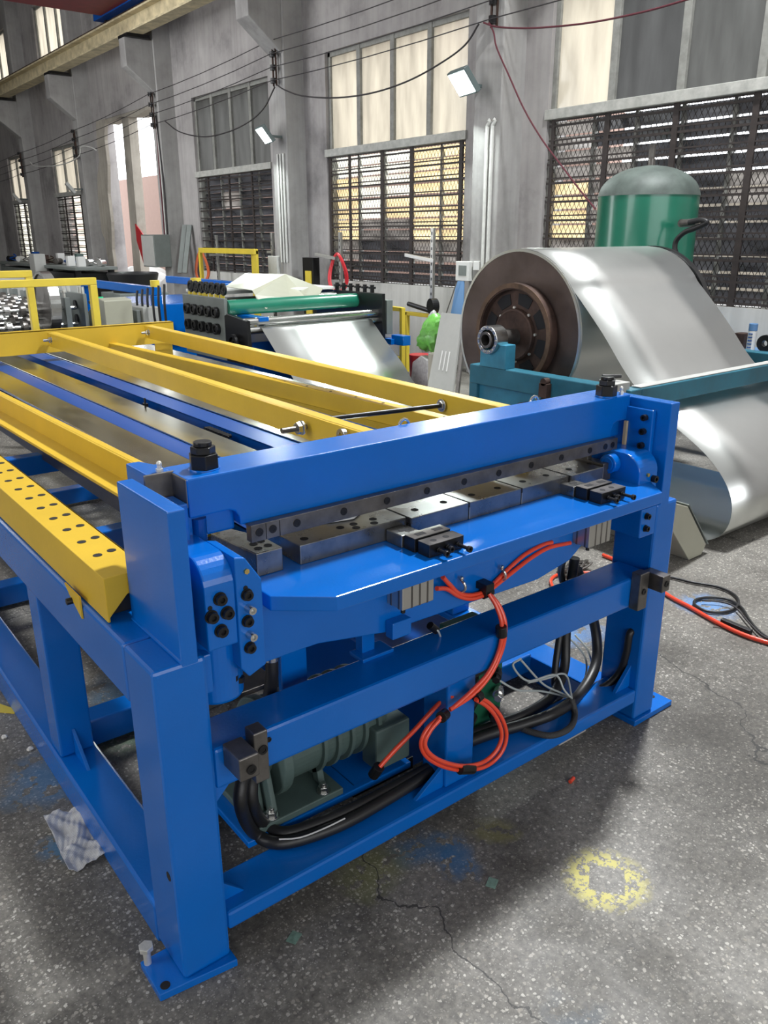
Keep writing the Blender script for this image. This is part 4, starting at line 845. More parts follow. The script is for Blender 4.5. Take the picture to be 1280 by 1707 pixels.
# cream control cabinet on the floor right of the machine
cc = thing('tilted_cabinet', 'cream sheet metal cabinet lying tilted on the floor in front of the sheet loop', 'cabinet', (3.0, 0.8, 0))
fr_ = [(2.965, 0.345), (3.066, 0.309), (3.287, 0.054), (3.253, 0.005), (3.139, 0.002), (2.938, 0.22)]
MB().prism(fr_, 'y', 0.72, 1.25).build('body', 'cream', cc, 0.003)
MB().bar((3.075, 0.80, 0.318), (3.31, 0.80, 0.05), .16, .006).build('door_edge', 'greycab', cc, 0.001)

# ================================================================== COIL, DECOILER AND LOOPED SHEET
CY, CZ, CR, CX0, CX1 = 2.27, 0.998, 0.518, 3.43, 4.76
coil = thing('steel_coil', 'large galvanised steel coil with its sheet unrolled into a loop', 'coil', (4.1, CY, CZ))
a = MB().lathe([(CX0, 0.29), (CX0+0.004, CR-0.01), (CX0+0.01, CR), (CX1-0.01, CR), (CX1, CR-0.01), (CX1, 0.29)], (0, CY, CZ), 'x', 96)
a.build('coil_winding', 'sheet', coil, smooth=True)
MB().ring((CX0-0.004, CY, CZ), (CX0+0.01, CY, CZ), CR-0.012, 0.27, 96).build('coil_edge', 'coilside', coil)
MB().ring((CX0-0.003, CY, CZ), (CX0-0.006, CY, CZ), CR-0.0, CR-0.016, 96).build('outer_wrap_edge', 'sheet', coil)
# sheet path: leaves the coil top towards -y, dips under the stand rail, loops down and returns on the floor
ang0 = math.radians(52)
path = [(CY-(CR+0.003)*math.sin(t), CZ+(CR+0.003)*math.cos(t)) for t in [math.radians(q) for q in (0, 12, 24, 36, 48, 56)]]
path += [(1.76, 1.215), (1.595, 1.050), (1.42, 0.852), (1.30, 0.745), (1.20, 0.668), (1.03, 0.580), (0.86, 0.478), (0.74, 0.360), (0.685, 0.235), (0.70, 0.110), (0.775, 0.030), (0.90, 0.012), (1.4, 0.010), (2.4, 0.010), (3.6, 0.010), (4.25, 0.012), (4.60, 0.060), (4.85, 0.20), (5.01, 0.35), (5.26, 0.53), (5.50, 0.722), (5.56, 0.765), (5.7, 0.785)]
sp = spline([Vector((0, y, z)) for y, z in path], 5)
a = MB(); n = len(sp)
rows = [[a.b.verts.new((x, p.y, p.z)) for x in (CX0+0.003, CX0+0.4, CX1-0.4, CX1-0.01)] for p in sp]
for r0, r1_ in zip(rows, rows[1:]):
    for k in range(3): a.b.faces.new((r0[k], r0[k+1], r1_[k+1], r1_[k]))
for fc in a.b.faces: fc.smooth = True
sh = a.build('unrolled_sheet', 'sheet', coil, solid=0.0015)
for p_ in sh.data.polygons: p_.use_smooth = True

dec = thing('decoiler_stand', 'teal steel decoiler stand with rusty drum hub under the coil', 'stand', (4.0, 2.0, 0))
DB = 'teal'
MB().box(3.14, 3.24, 1.17, 2.39, 0.70, 0.82).build('long_beam', DB, dec, 0.006)
MB().box(5.05, 5.15, 1.17, 2.7, 0.70, 0.82).build('long_beam', DB, dec, 0.006)
MB().box(3.24, 5.3, 1.17, 1.25, 0.715, 0.82).build('end_beam', DB, dec, 0.006)
MB().box(3.24, 5.3, 1.18, 1.24, 0.822, 0.826).build('worn_edge', 'greypanel', dec)
MB().box(3.15, 3.24, 2.33, 2.40, 0.0, 0.70).build('upright', DB, dec, 0.005)
MB().box(3.15, 3.24, 1.17, 1.26, 0.0, 0.70).build('upright', DB, dec, 0.005)
MB().box(5.05, 5.14, 2.6, 2.69, 0.0, 0.70).build('upright', DB, dec, 0.005)
MB().box(5.05, 5.14, 1.17, 1.26, 0.0, 0.70).build('upright', DB, dec, 0.005)
MB().box(3.16, 3.23, 1.26, 2.33, 0.32, 0.38).build('lower_beam', DB, dec, 0.005)
MB().prism([(2.33, 0.70), (1.80, 0.70), (2.05, 0.42), (2.33, 0.30)], 'x', 3.175, 3.185).build('web_plate', 'tealblue', dec)
pb = MB().prism([(2.075, 0.82), (2.29, 0.82), (2.29, 0.965), (2.25, 0.965), (2.2, 0.90), (2.15, 0.965), (2.075, 0.965)], 'x', 3.13, 3.22).build('bearing_saddle', 'tealblue', dec, 0.004)
HY, HZ = 2.205, 0.99
MB().ring((3.10, HY, HZ), (3.20, HY, HZ), 0.085, 0.062, 40).build('bearing', 'steel', pb, 0.002)
for k in range(14):
    t = k*2*PI/14; MB().sph((3.102, HY+0.073*math.cos(t), HZ+0.073*math.sin(t)), 0.009, u=10, v=6).build('bearing_ball', 'steel', pb)
MB().ring((3.085, HY, HZ), (3.44, HY+.02, HZ), 0.050, 0.034, 32).build('hollow_shaft', 'darksteel', dec, 0.002)
hubp = MB().lathe([(3.36, 0.14), (3.355, 0.15), (3.36, 0.16), (3.385, 0.165), (3.385, 0.275), (3.35, 0.28), (3.35, 0.318), (3.40, 0.320), (3.46, 0.29)], (0, 2.235, CZ), 'x', 64).build('drum_hub', 'rust', dec, smooth=True)
MB().ring((3.345, 2.235, CZ), (3.35, 2.235, CZ), 0.318, 0.288, 64).build('worn_rim', 'rustrim', hubp)
for k in range(8):
    t = k*PI/4+0.3; c0, s0 = math.cos(t), math.sin(t)
    pts = [(2.235+r*math.cos(t+d), CZ+r*math.sin(t+d)) for r, d in ((0.19, -0.24), (0.255, -0.24), (0.262, 0), (0.255, 0.24), (0.19, 0.24))]
    MB().prism(pts, 'x', 3.381, 3.386).build('hub_window', 'dark', hubp)
    MB().cyl((3.372, 2.235+0.168*math.cos(t+.4), CZ+0.168*math.sin(t+.4)), (3.385, 2.235+0.168*math.cos(t+.4), CZ+0.168*math.sin(t+.4)), 0.009, seg=6).build('hub_bolt', 'zinc', hubp)
MB().ring((4.78, CY, CZ), (4.83, CY, CZ), CR+0.006, 0.3, 64).build('rear_flange', 'black', dec)
p = at(905, 637, 'x', 3.10); MB().cyl(p, p+Vector((.1, 0, 0)), .022, seg=16).box(p.x, p.x+.05, p.y-.03, p.y+.03, p.z-.09, p.z-.01).build('clamp_lever', 'rust', dec)
p = at(870, 685, 'x', 3.10); MB().cyl(p+Vector((0, .02, 0)), p+Vector((.12, .02, 0)), .045, seg=24).build('rusty_roller', 'rust', dec, .003)
ms = MB().box(3.04, 3.17, 1.20, 1.29, 0.76, 0.86).build('sensor_box', 'greypanel', dec, 0.003)
MB().cyl((3.10, 1.28, 0.86), (3.10, 1.28, 0.885), 0.015).cyl((3.06, 1.30, 0.888), (3.14, 1.24, 0.888), 0.010).build('clamp_screw', 'black', ms)

# ================================================================== GREEN AIR TANK
tk = thing('air_tank', 'tall green air receiver tank standing behind the steel coil', 'tank', (5.75, 2.98, 0))
TX, TY, TR_ = 5.75, 3.0, 0.41
prof = [(0.25, 0.05), (0.30, 0.3), (0.40, TR_)] + [(z, TR_) for z in (0.6, 1.0, 1.4, 1.90)]
MB().lathe(prof, (TX, TY, 0), 'z', 64).build('shell', 'tank', tk, smooth=True)
MB().lathe([(1.90, TR_+0.004)] + [(1.90+0.24*math.sin(t*PI/20), TR_*math.cos(t*PI/20)) for t in range(1, 10)], (TX, TY, 0), 'z', 64).build('domed_top', 'tanktop', tk, smooth=True)
for k in range(3):
    t = k*2.1; MB().box(TX+0.36*math.cos(t)-.04, TX+0.36*math.cos(t)+.04, TY+0.36*math.sin(t)-.04, TY+0.36*math.sin(t)+.04, 0, 0.45).build('foot', 'tank', tk)
MB().cyl((TX, TY, 2.12), (TX, TY, 2.19), 0.03).box(TX-0.012, TX+0.012, TY-0.02, TY+0.03, 2.18, 2.30).build('safety_valve', 'darksteel', tk, 0.003)
p = at(1135, 372, 'x', 5.42); MB().cyl(p+Vector((.2, 0, 0)), p, 0.03).cyl(p, p+Vector((0, -.13, .01)), 0.025).build('outlet_fitting', 'darksteel', tk)
MB().tube([at(u, v, 'x', 5.40) for u, v in ((1148, 371), (1168, 367), (1178, 371), (1160, 380), (1140, 388), (1126, 404), (1128, 425), (1150, 455))], 0.020, 12).build('outlet_hose', 'rubber', tk, smooth=True)

# small things on the crate by the wall, seen over the stand
bz = at(1250, 585, 'x', 6.3).z
cr8 = tag(MB().box(6.22, 6.60, 1.6, 3.4, 0.0, bz-0.002).build('low_bench', 'bluep', None, 0.01), 'low bench by the wall carrying cans right of the coil', 'bench')
p = at(1250, 585, 'x', 6.3)
cn = thing('spray_can', 'white printed can with blue cap beside the wall at right', 'can', (6.3, p.y, bz))
MB().cyl((6.3, p.y, bz), (6.3, p.y, bz+0.17), 0.035, seg=24).build('can_body', 'white', cn, 0.003)
MB().cyl((6.3, p.y, bz+0.17), (6.3, p.y, bz+0.23), 0.036, seg=24).build('cap', 'bluep', cn, 0.003)
for k in range(5): MB().box(6.262, 6.268, p.y-0.02, p.y+0.015, bz+0.03+0.028*k, bz+0.038+0.028*k).build('printed_line', 'bluebg', cn)
p = at(1232, 580, 'x', 6.4); tag(MB().box(6.36, 6.48, p.y-0.05, p.y+0.045, bz, bz+0.13).build('dark_tin', 'rust', None, 0.004), 'dark tin box left of the white can', 'tin')
p = at(1221, 580, 'x', 6.4); tag(MB().cyl((6.4, p.y+.01, bz), (6.4, p.y+.01, bz+0.12), 0.05, seg=24).build('rusty_can', 'rustrim', None, .003), 'rusty can nearest the sheet edge by the wall', 'can')
p = at(1275, 577, 'x', 6.35); tag(MB().ring((6.33, p.y, bz+.07), (6.38, p.y, bz+.07), .07, .025, 32).build('black_reel', 'black', None, .003), 'black round reel at the right edge by the wall', 'reel')

# ================================================================== SHEET LEVELLER BEHIND
lv = thing('sheet_leveller', 'sheet leveller with dark roller plates, green roll and blue base', 'machine', (4.1, 6.2, 0))
MB().box(3.38, 4.92, 5.65, 6.9, 0.12, 0.62).box(3.42, 3.55, 5.7, 5.85, 0, .12).box(4.75, 4.9, 5.7, 5.85, 0, .12).build('base_frame', 'bluebg', lv, 0.01)
MB().box(3.26, 3.30, 5.95, 6.88, 0.42, 1.02).build('side_plate', 'greycab', lv, 0.004)
MB().prism([(5.96, 0.42), (5.96, 0.86), (5.90, 0.88), (5.52, 0.84), (5.50, 0.42)], 'x', 3.26, 3.30).build('front_plate', 'black', lv, 0.004)
MB().box(4.86, 4.90, 5.5, 6.75, 0.5, 1.02).build('side_plate', 'black', lv, 0.004)
for k in range(7):
    y = 6.05+0.12*k
    MB().ring((3.30, y, 1.10), (3.325, y, 1.10), 0.060, 0.040, 24).cyl((3.305, y, 1.10), (3.318, y, 1.10), 0.02).box(3.308, 3.316, y-.006, y+.006, 1.05, 1.15).build('adjusting_wheel', 'black', lv, 0.003)
    MB().cyl((3.31, y+.02, 0.98), (3.31, y+.02, 1.05), 0.022).build('wheel_stem', 'yellowbg', lv)
for r_i, (z, ys) in enumerate(((0.88, 5), (0.72, 5))):
    for k in range(ys):
        y = 6.10+0.16*k
        MB().ring((3.215, y, z), (3.26, y, z), 0.055, 0.030, 24).cyl((3.225, y, z), (3.26, y, z), 0.022).build('bearing_cap', 'black', lv, 0.004)
MB().ring((3.20, 5.72, .62), (3.23, 5.72, .62), .085, .06, 32).cyl((3.20, 5.72, .62), (3.26, 5.72, .62), .025).bar((3.215, 5.64, .62), (3.215, 5.80, .62), .015, .015).build('hand_wheel', 'black', lv)
MB().cyl((3.30, 5.98, 0.93), (4.86, 5.98, 0.93), 0.075, seg=36).build('green_roll', 'tank', lv, smooth=True)
MB().cyl((3.30, 6.35, 0.93), (4.86, 6.35, 0.93), 0.07, seg=36).build('steel_roll', 'steel', lv, smooth=True)
MB().box(3.30, 4.86, 5.68, 5.95, 0.80, 0.812).build('infeed_plate', 'sheet', lv)
for z in (0.822, 0.742): MB().cyl((3.28, 5.60, z), (5.0, 5.60, z), 0.036, seg=32).build('infeed_roller', 'steel', lv, smooth=True)
MB().box(4.92, 5.0, 5.50, 5.72, 0.60, 0.95).build('roller_bracket', 'greycab', lv, .003)
MB().box(4.94, 5.04, 5.25, 5.45, 0.50, 0.60).box(4.9, 5.0, 5.4, 5.9, .5, .56).build('blue_arm', 'blue', lv, 0.004)
MB().box(3.36, 4.85, 6.35, 7.0, 1.03, 1.06).build('top_tray', 'white', lv, 0.003)
MB().box(3.42, 3.52, 5.55, 6.0, 0.82, 0.86).build('blue_guide', 'blue', lv, 0.003)
for k in range(6):
    MB().cyl((4.88, 5.7+.13*k, 1.02), (4.88, 5.7+.13*k, 1.10), 0.022).cyl((4.88, 5.7+.13*k, 1.06), (4.88, 5.7+.13*k, 1.08), 0.04).build('adjusting_screw', 'black', lv)
hd = thing('folded_cover', 'cream folded sheet metal cover lying on top of the leveller', 'cover', (4.0, 6.1, 1.06))
hp = {k: at(u, v, 'y', y) for k, (u, v, y) in dict(A=(375, 478, 6.3), B=(408, 456, 6.9), C=(476, 457, 6.85), D=(538, 481, 6.2), E=(522, 511, 5.95), F=(482, 497, 6.0), G=(443, 515, 5.9), H=(437, 507, 5.92), I=(431, 508, 5.93), J=(425, 492, 5.97), K=(420, 484, 6.0)).items()}
MB().quad(*[hp[k] for k in 'ABCK']).build('top_panel', 'cream', hd, solid=0.004)
MB().quad(*[hp[k] for k in 'KCFGHIJ']).build('front_panel', 'cream', hd, solid=0.004)
MB().quad(*[hp[k] for k in 'CDEF']).build('right_panel', 'cream', hd, solid=0.004)

# blue press frame and control desk beyond
bf_ = thing('blue_machine_frame', 'bright blue machine frame with black hoses left of the leveller', 'machine', (3.4, 8.5, 0))
MB().box(3.2, 3.3, 7.5, 9.9, 0.97, 1.06).box(3.2, 3.3, 9.8, 9.9, 0, 0.97).box(3.2, 3.3, 7.5, 7.6, 0, 0.97).box(4.4, 4.5, 7.5, 9.9, 0.97, 1.06).build('top_frame', 'blue', bf_, 0.008)
MB().box(3.25, 4.4, 7.9, 9.4, 0.1, 0.84).build('body', 'blue', bf_, 0.01)
MB().box(3.0, 3.2, 7.35, 8.1, 0.55, 0.86).build('grey_cover', 'greypanel', bf_, 0.006)
MB().box(2.95, 3.0, 7.40, 7.75, 0.45, 0.83).build('junction_panel', 'greycab', bf_, 0.006)
for k in range(6):
    y = 6.95+0.15*k; MB().tube([(3.1, y, 1.12-0.02*k), (3.08, y-.01, 0.9), (3.1, y, 0.66), (3.2, y, .5)], 0.013, 10).build('hose', 'rubber', bf_, smooth=True)
MB().cyl((3.25, 7.55, 1.06), (3.25, 7.55, 1.13), .05).build('yellow_cap', 'yellowbg', bf_); MB().cyl((3.65, 7.35, 1.08), (3.65, 7.35, 1.15), .06).build('yellow_cap', 'yellowbg', bf_)
MB().box(3.6, 4.9, 7.3, 7.4, 1.0, 1.08).build('blue_crossbar', 'blue', bf_, 0.006)
cdk = thing('control_desk', 'cream sloping control desk with a green button', 'control desk', (2.7, 7.6, 0))
MB().prism([(7.25, 0.62), (7.95, 0.62), (7.95, 0.74), (7.40, 0.98), (7.25, 0.96)], 'x', 2.55, 2.85).build('desk_case', 'cream', cdk, 0.008)
MB().box(2.62, 2.78, 7.4, 7.6, 0, 0.62).build('pedestal', 'greycab', cdk)
MB().cyl((2.60, 7.48, 0.965), (2.60, 7.48, 0.985), 0.03).build('green_button', 'bulb_green', cdk)
MB().box(2.56, 2.60, 7.6, 7.75, .90, .93).build('black_switch', 'black', cdk)

# roll forming machine along the left
rf = thing('roll_forming_machine', 'long roll forming machine with rows of steel rolls at the left', 'machine', (2.0, 9, 0))
MB().box(1.3, 2.4, 7.0, 16.0, 0.10, 0.55).build('bed', 'black', rf, 0.01)
for y in (7.2, 8.6): MB().box(2.25, 2.42, y, y+0.5, 0.40, 0.66).build('blue_panel', 'blue', rf)
MB().box(1.25, 1.35, 7.0, 16.0, 0.55, 0.60).box(2.35, 2.45, 7.0, 16.0, 0.55, 0.60).build('bed_rail', 'darksteel', rf, 0.004)
for k in range(16):
    y = 7.75+0.5*k
    s = MB().box(1.36, 1.42, y-0.09, y+0.09, 0.60, 0.98).build('roll_stand', 'greycab', rf, 0.004); s = MB().box(2.28, 2.34, y-0.09, y+0.09, 0.60, 0.98).build('roll_stand', 'greycab', rf, 0.004)
    for z in (0.70, 0.87):
        MB().cyl((1.34, y, z), (2.42, y, z), 0.022, seg=14).build('shaft', 'steel', s)
        for x in (1.52, 1.68, 1.84, 2.0, 2.16): MB().cyl((x, y, z), (x+0.05, y, z), 0.078 if z < .8 else 0.07, seg=20).build('forming_roll', 'steel' if (k+int(x*10)) % 4 == 0 else 'darksteel', s)
    MB().cyl((1.39, y, .98), (1.39, y, 1.05), .015).build('adjusting_bolt', 'zinc', s); MB().cyl((2.31, y, .98), (2.31, y, 1.05), .015).cyl((2.31, y, 1.03), (2.31, y, 1.045), .03).build('adjusting_bolt', 'zinc', s)
MB().lathe([(0, .05), (0, .30), (.06, .30), (.06, .05)], (2.05, 7.6, 0.95), 'x', 48).build('large_disc', 'darksteel', rf, smooth=True)
MB().ring((2.03, 7.6, 0.95), (2.13, 7.6, 0.95), .31, .28, 48).build('disc_rim', 'steel', rf)
gp = MB().box(2.44, 2.48, 7.55, 8.4, 0.60, 1.02).build('gear_plate', 'greycab', rf, 0.006)
for y in (7.8, 8.15):
    for z in (0.75, 0.90): MB().cyl((2.42, y, z), (2.44, y, z), 0.045).build('gear_hole', 'dark', gp)
for y in (7.6, 7.7, 8.05, 8.2): MB().cyl((2.46, y, 1.02), (2.46, y, 1.09), .018).build('gear_stud', 'zinc', gp)

# yellow gates behind the cross bar
def gate(nm, x0, x1, y, z0, z1, lab, x_l=None, grp='yellow tube frames behind the table'):
    g_ = thing(nm, lab, 'frame', ((x0+x1)/2, y, 0), grp)
    t = 0.05
    MB().box(x0, x1, y, y+t, z1-t, z1).build('top_tube', 'yellowbg', g_, 0.004)
    MB().box(x1-t, x1, y, y+t, z0, z1-t).build('upright', 'yellowbg', g_, 0.004)
    MB().box(x0, x0+t, y, y+t, z0, z1-t).build('upright', 'yellowbg', g_, 0.004)
gate('yellow_tube_frame', 0.3, 1.58, 4.60, 0.0, 1.32, 'yellow tube frame with its upright just left of the control desk')
gate('yellow_tube_frame', 0.2, 1.30, 5.15, 0.0, 1.36, 'yellow tube frame farther back with its upright at the picture left')

# pale concrete trough / wall of profiles beyond roll former
tag(MB().box(3.1, 3.6, 11.0, 20.0, 0.55, 0.95).build('profile_stack', 'greypanel', None, 0.02), 'stack of long grey profiles beyond the roll forming machine', 'profiles')

# benches with clutter against the wall at far left
def bench(nm, x0, x1, y0, y1, z, lab, m='black'):
    b_ = thing(nm, lab, 'bench', ((x0+x1)/2, (y0+y1)/2, 0))
    MB().box(x0, x1, y0, y1, z-0.06, z).build('bench_top', 'greycab', b_, 0.005)
    for yy in (y0+0.1, y1-0.2):
        for xx in (x0+0.05, x1-0.15): MB().box(xx, xx+0.1, yy, yy+0.1, 0, z-0.06).build('leg', m, b_)
    MB().box(x0+0.03, x1-0.03, y0+0.25, y1-0.25, 0.15, z-0.12).build('cupboard', m, b_, 0.01)
bench('work_bench', 5.2, 6.1, 16.2, 18.4, 0.98, 'dark work bench by the broken wall, piled with parts')
bench('work_bench', 5.2, 6.1, 18.9, 22.4, 0.98, 'long work bench at far left, piled with parts', 'greycab')
tag(MB().box(5.0, 5.25, 18.3, 18.7, 0.2, 1.22).build('grey_locker', 'greypanel', None, 0.01), 'narrow grey upright panel between the two benches', 'panel')
junkm = ['black', 'steel', 'greypanel', 'motor', 'bluebg', 'darksteel', 'rust', 'white']
cats = {0: ('machine_part', 'part'), 1: ('round_part', 'part')}
for k in range(26):
    y = 16.4+k*0.23; x = 5.3+0.6*random.random(); z = 0.98; m_ = junkm[random.randrange(8)]
    if k % 3 == 0: o = MB().cyl((x, y, z+.07), (x+.14, y+.1, z+.07), .07, seg=14).build('round_part', m_, None, .004)
    elif k % 3 == 1: o = MB().box(x, x+.16, y-.08, y+.07, z, z+.10+.16*random.random()).build('machine_part', m_, None, .01)
    else:
        o = MB().tube([(x+.10*math.cos(t*.9)*(1-t*.05), y+.10*math.sin(t*.9), z+.015+.02*t) for t in range(9)], .014, 8, 3).build('coiled_part', m_, smooth=True)
    tag(o, 'small machine part heaped on the far work benches', 'part', 'parts heaped on the far benches')
tag(MB().lathe([(0.0, .32), (.28, .40), (.30, .38), (.05, .28)], (4.6, 11.6, .75), 'z', 32).build('black_basin', 'rubber', smooth=True), 'black rubber basin in front of the open gap', 'basin')
tag(MB().box(4.2, 5.0, 11.2, 12.0, 0, .75).build('parts_crate', 'greycab', None, .01), 'grey crate under the black basin', 'crate')

# ================================================================== BY THE WALL: LAMPS, CONDUITS, BOXES
def lamp(loc, lab, on=True, s=1.0, tilt=35, power=0, yaw=-0.25):
    l = thing('floodlight', lab, 'lamp', loc, 'floodlights on the pillars')
    mt = Matrix.Translation(loc) @ Matrix.Rotation(yaw, 4, 'Z') @ Matrix.Rotation(math.radians(tilt), 4, 'Y')
    # face normal: local -X rotated downwards
    MB().box(0.0, 0.06*s, -0.19*s, 0.19*s, -0.14*s, 0.14*s, mt).build('housing', 'lampbody' if on else 'greypanel', l, 0.006)
    MB().box(-0.006, 0.002, -0.17*s, 0.17*s, -0.12*s, 0.12*s, mt).build('lamp_glass', 'lampglass' if on else 'lampoff', l)
    lc = Vector(loc); MB().bar(lc+Vector((.04, 0, 0)), Vector((6.42, loc[1], loc[2])), .04, .03).build('wall_arm', 'lampbody', l)
    if power:
        d = (mt.to_3x3() @ Vector((-1, 0, 0))).normalized()
        area('floodlight_beam', Vector(loc)+d*0.03, Vector(loc)+d, 0.34*s, 0.24*s, power, (0.90, 1.0, 0.97))
lamp((6.12, 5.72, 3.13), 'lit floodlight on the nearest pillar, beside the bright window', True, 1.0, -38, 90)
lamp((6.12, 9.92, 2.98), 'lit floodlight glaring on the pillar left of the bright window', True, 0.95, -38, 70)
lamp((6.12, 18.75, 2.62), 'unlit grey floodlight on the pillar left of the broken wall', False, 1.0, -38)
lamp((6.12, 23.2, 2.55), 'small unlit floodlight on the leftmost visible pillar', False, 1.0, -38)
for k, (y, lab) in enumerate([(5.50, 'leftmost white conduit on the nearest pillar'), (5.58, 'middle white conduit on the nearest pillar')]):
    a = MB().tube([(6.385, y, 0.95+0.25*k), (6.385, y, 1.4), (6.385, y, 2.72)], 0.022, 10, 1); a.tube([(6.385, y, 2.72), (6.385, y-.03, 2.76), (6.37, y-.02, 2.78)], .022, 10, 2)
    tag(a.build('conduit', 'whitepaint', smooth=True), lab.replace('leftmost', 'right-hand').replace('middle', 'left-hand'), 'conduit')
for k, y in enumerate((9.86, 9.94, 10.02)):
    tag(MB().cyl((6.40, y, 1.2), (6.40, y, 2.75), 0.017, seg=10).build('conduit', 'whitepaint'), 'white conduit in the bundle below the glaring floodlight', 'conduit', 'conduits on the pillar left of the bright window')
eb = thing('switch_box', 'white switch box with dark window on the nearest pillar', 'switch box', (6.38, 5.72, 1.2))
p = at(773, 452, 'x', 6.36); MB().box(6.33, 6.40, p.y-.11, p.y+.11, p.z-.11, p.z+.11).build('case', 'white', eb, .006)
MB().box(6.326, 6.331, p.y-.075, p.y+.055, p.z-.05, p.z+.065).build('dark_window', 'greycab', eb)
p = at(795, 443, 'x', 6.38); tag(MB().box(6.36, 6.41, p.y-.045, p.y+.045, p.z-.05, p.z+.05).build('wall_socket', 'white', None, .004), 'small white socket right of the switch box', 'socket')
p = at(455, 440, 'x', 6.38); tag(MB().box(6.37, 6.42, p.y-.14, p.y+.14, p.z-.35, p.z+.12).build('wall_panel', 'whitepaint', None, .006), 'flat white panel below the conduits on the second pillar', 'panel')
gc = thing('wall_cabinet', 'grey electrical cabinet hanging on the pillar right of the gap', 'cabinet', (6.2, 14.1, 1.0))
MB().box(6.08, 6.41, 14.15, 14.75, 1.02, 1.62).build('case', 'greycab', gc, .008); MB().box(6.07, 6.08, 14.17, 14.73, 1.04, 1.60).build('door', 'greypanel', gc, .004)
for k in range(3): tag(MB().tube([(6.40, 14.22+.07*k, 1.62), (6.40, 14.2+.07*k, 2.4), (6.41, 14.25+.05*k, 3.0), (6.40, 14.3, 3.7)], 0.014, 8).build('riser_cable', ['cable', 'whitepaint', 'redcable'][k], smooth=True), ['dark cable rising from the grey wall cabinet', 'white cable rising from the grey wall cabinet', 'dark red cable rising from the grey wall cabinet'][k], 'cable')

# insulator racks and overhead wires
RACK = [(5.50, 3.95, 'insulator rack at the top of the nearest pillar'), (9.92, 3.95, 'insulator rack on the pillar left of the bright window'), (14.3, 3.78, 'insulator rack on the pillar right of the open gap'), (18.7, 3.55, 'insulator rack on the pillar left of the broken wall'), (23.1, 3.4, 'insulator rack on the leftmost visible pillar')]
for y, z, lab in RACK:
    r = thing('insulator_rack', lab, 'insulator', (6.33, y, z), 'insulator racks on the pillars')
    MB().box(6.34, 6.36, y-.05, y-.03, z-.30, z+.30).box(6.34, 6.36, y+.03, y+.05, z-.30, z+.30).build('bracket', 'rust', r)
    for k in range(4): MB().cyl((6.33, y, z-.27+.17*k), (6.33, y, z-.20+.17*k), 0.045, seg=12).build('insulator', 'black', r)
YS = [-3.0]+[q[0] for q in RACK]+[27.5]; ZS = [4.0]+[q[1] for q in RACK]+[3.3]
for k in range(4):
    pts = []
    for (y0, z0), (y1, z1) in zip(zip(YS, ZS), zip(YS[1:], ZS[1:])):
        for t in (0, .25, .5, .75): pts.append((6.29, y0+(y1-y0)*t, z0+(z1-z0)*t-.235+.17*k-0.035*4*t*(1-t)))
    tag(MB().tube(pts, 0.006, 6, 1).build('overhead_wire', 'cable'), ['lowest', 'second lowest', 'second highest', 'highest'][k]+' of the four straight wires strung between the racks', 'wire', 'wires strung along the pillars')
def swag(lab, pts, m='cable', r=.010, ax='x', v0=6.28):
    tag(MB().tube([at(u, v, ax, v0) for u, v in pts], r, 8).build('hanging_cable', m, smooth=True), lab, 'cable')
swag('dark cable sagging across the bright window between two racks', [(798, 40), (775, 75), (735, 105), (680, 135), (620, 155), (560, 163), (505, 160), (475, 150), (462, 142)])
swag('thin cable sagging across the grey window between two racks', [(458, 145), (440, 180), (415, 203), (380, 220), (340, 228), (300, 220), (275, 202)])
swag('thin cable sagging left of the rubble wall', [(160, 250), (150, 245), (135, 245), (130, 262), (100, 275), (60, 277), (50, 270)], 'whitepaint', .012)
swag('red-brown cable running from the nearest rack to the upper right edge', [(806, 38), (830, 45), (880, 47), (940, 43), (1000, 35), (1080, 18), (1160, -5)], 'redcable', .009)
swag('dark red cable drooping from the nearest rack behind the green tank', [(815, 38), (823, 55), (828, 80), (850, 130), (875, 185), (905, 235), (935, 275), (965, 315), (992, 348)], 'redcable', .009)

# slotted struts, hose coils and frames by the wall
def strut(lab, u, v0, v1, x, arm, wz=0.05):
    a, b_ = at(u, v0, 'x', x), at(u, v1, 'x', x)
    s = thing('slotted_strut', lab, 'strut', (x, a.y, 0))
    MB().box(x-.02, x+.02, a.y-wz/2, a.y+wz/2, 0, a.z).build('upright', 'alu', s, .002)
    k = 0.25
    while k < a.z-.05: MB().box(x-.0215, x-.0195, a.y-.008, a.y+.008, k, k+.035).build('slot', 'dark', s); k += .09
    MB().bar(at(*arm[0], 'x', x-.05), at(*arm[1], 'x', x-.03), .04, .04).build('cross_arm', 'alu', s, .002)
strut('tall slotted steel strut with an arm, in front of the bright window', 722, 380, 520, 6.45, ((676, 425), (724, 435)))
strut('slotted strut behind the red hose coil', 567, 387, 480, 6.45, ((526, 424), (560, 431)))
strut('slotted strut behind the orange hose coil', 360, 392, 440, 6.5, ((350, 425), (372, 425)))
strut('short slotted strut beside the second pillar', 453, 388, 430, 6.5, ((446, 420), (456, 420)))
def hosecoil(lab, u, v, x, ry, rz, n, m, r=.010):
    c0 = at(u, v, 'x', x); pts = []
    for k in range(n*14+1):
        t = 2*PI*k/14; j = 1+0.17*math.sin(k*0.37); pts.append(c0+Vector((.03*math.sin(k*.9), ry*j*math.cos(t), rz*(1+0.06*math.cos(k*.23))*math.sin(t)-.0)))
    tag(MB().tube(pts, r, 6, 2).build('hose_coil', m, smooth=True), lab, 'hose')
hosecoil('red hose coiled and hung in front of the bright window', 563, 455, 6.42, .20, .26, 6, 'redhose')
hosecoil('orange hose coiled and hung below the grey window', 336, 443, 6.71, .24, .28, 8, 'orangehose', .009)
yf = thing('yellow_frame_stack', 'stack of yellow steel frames leaned below the grey window', 'frames', (6.1, 10.7, 0))
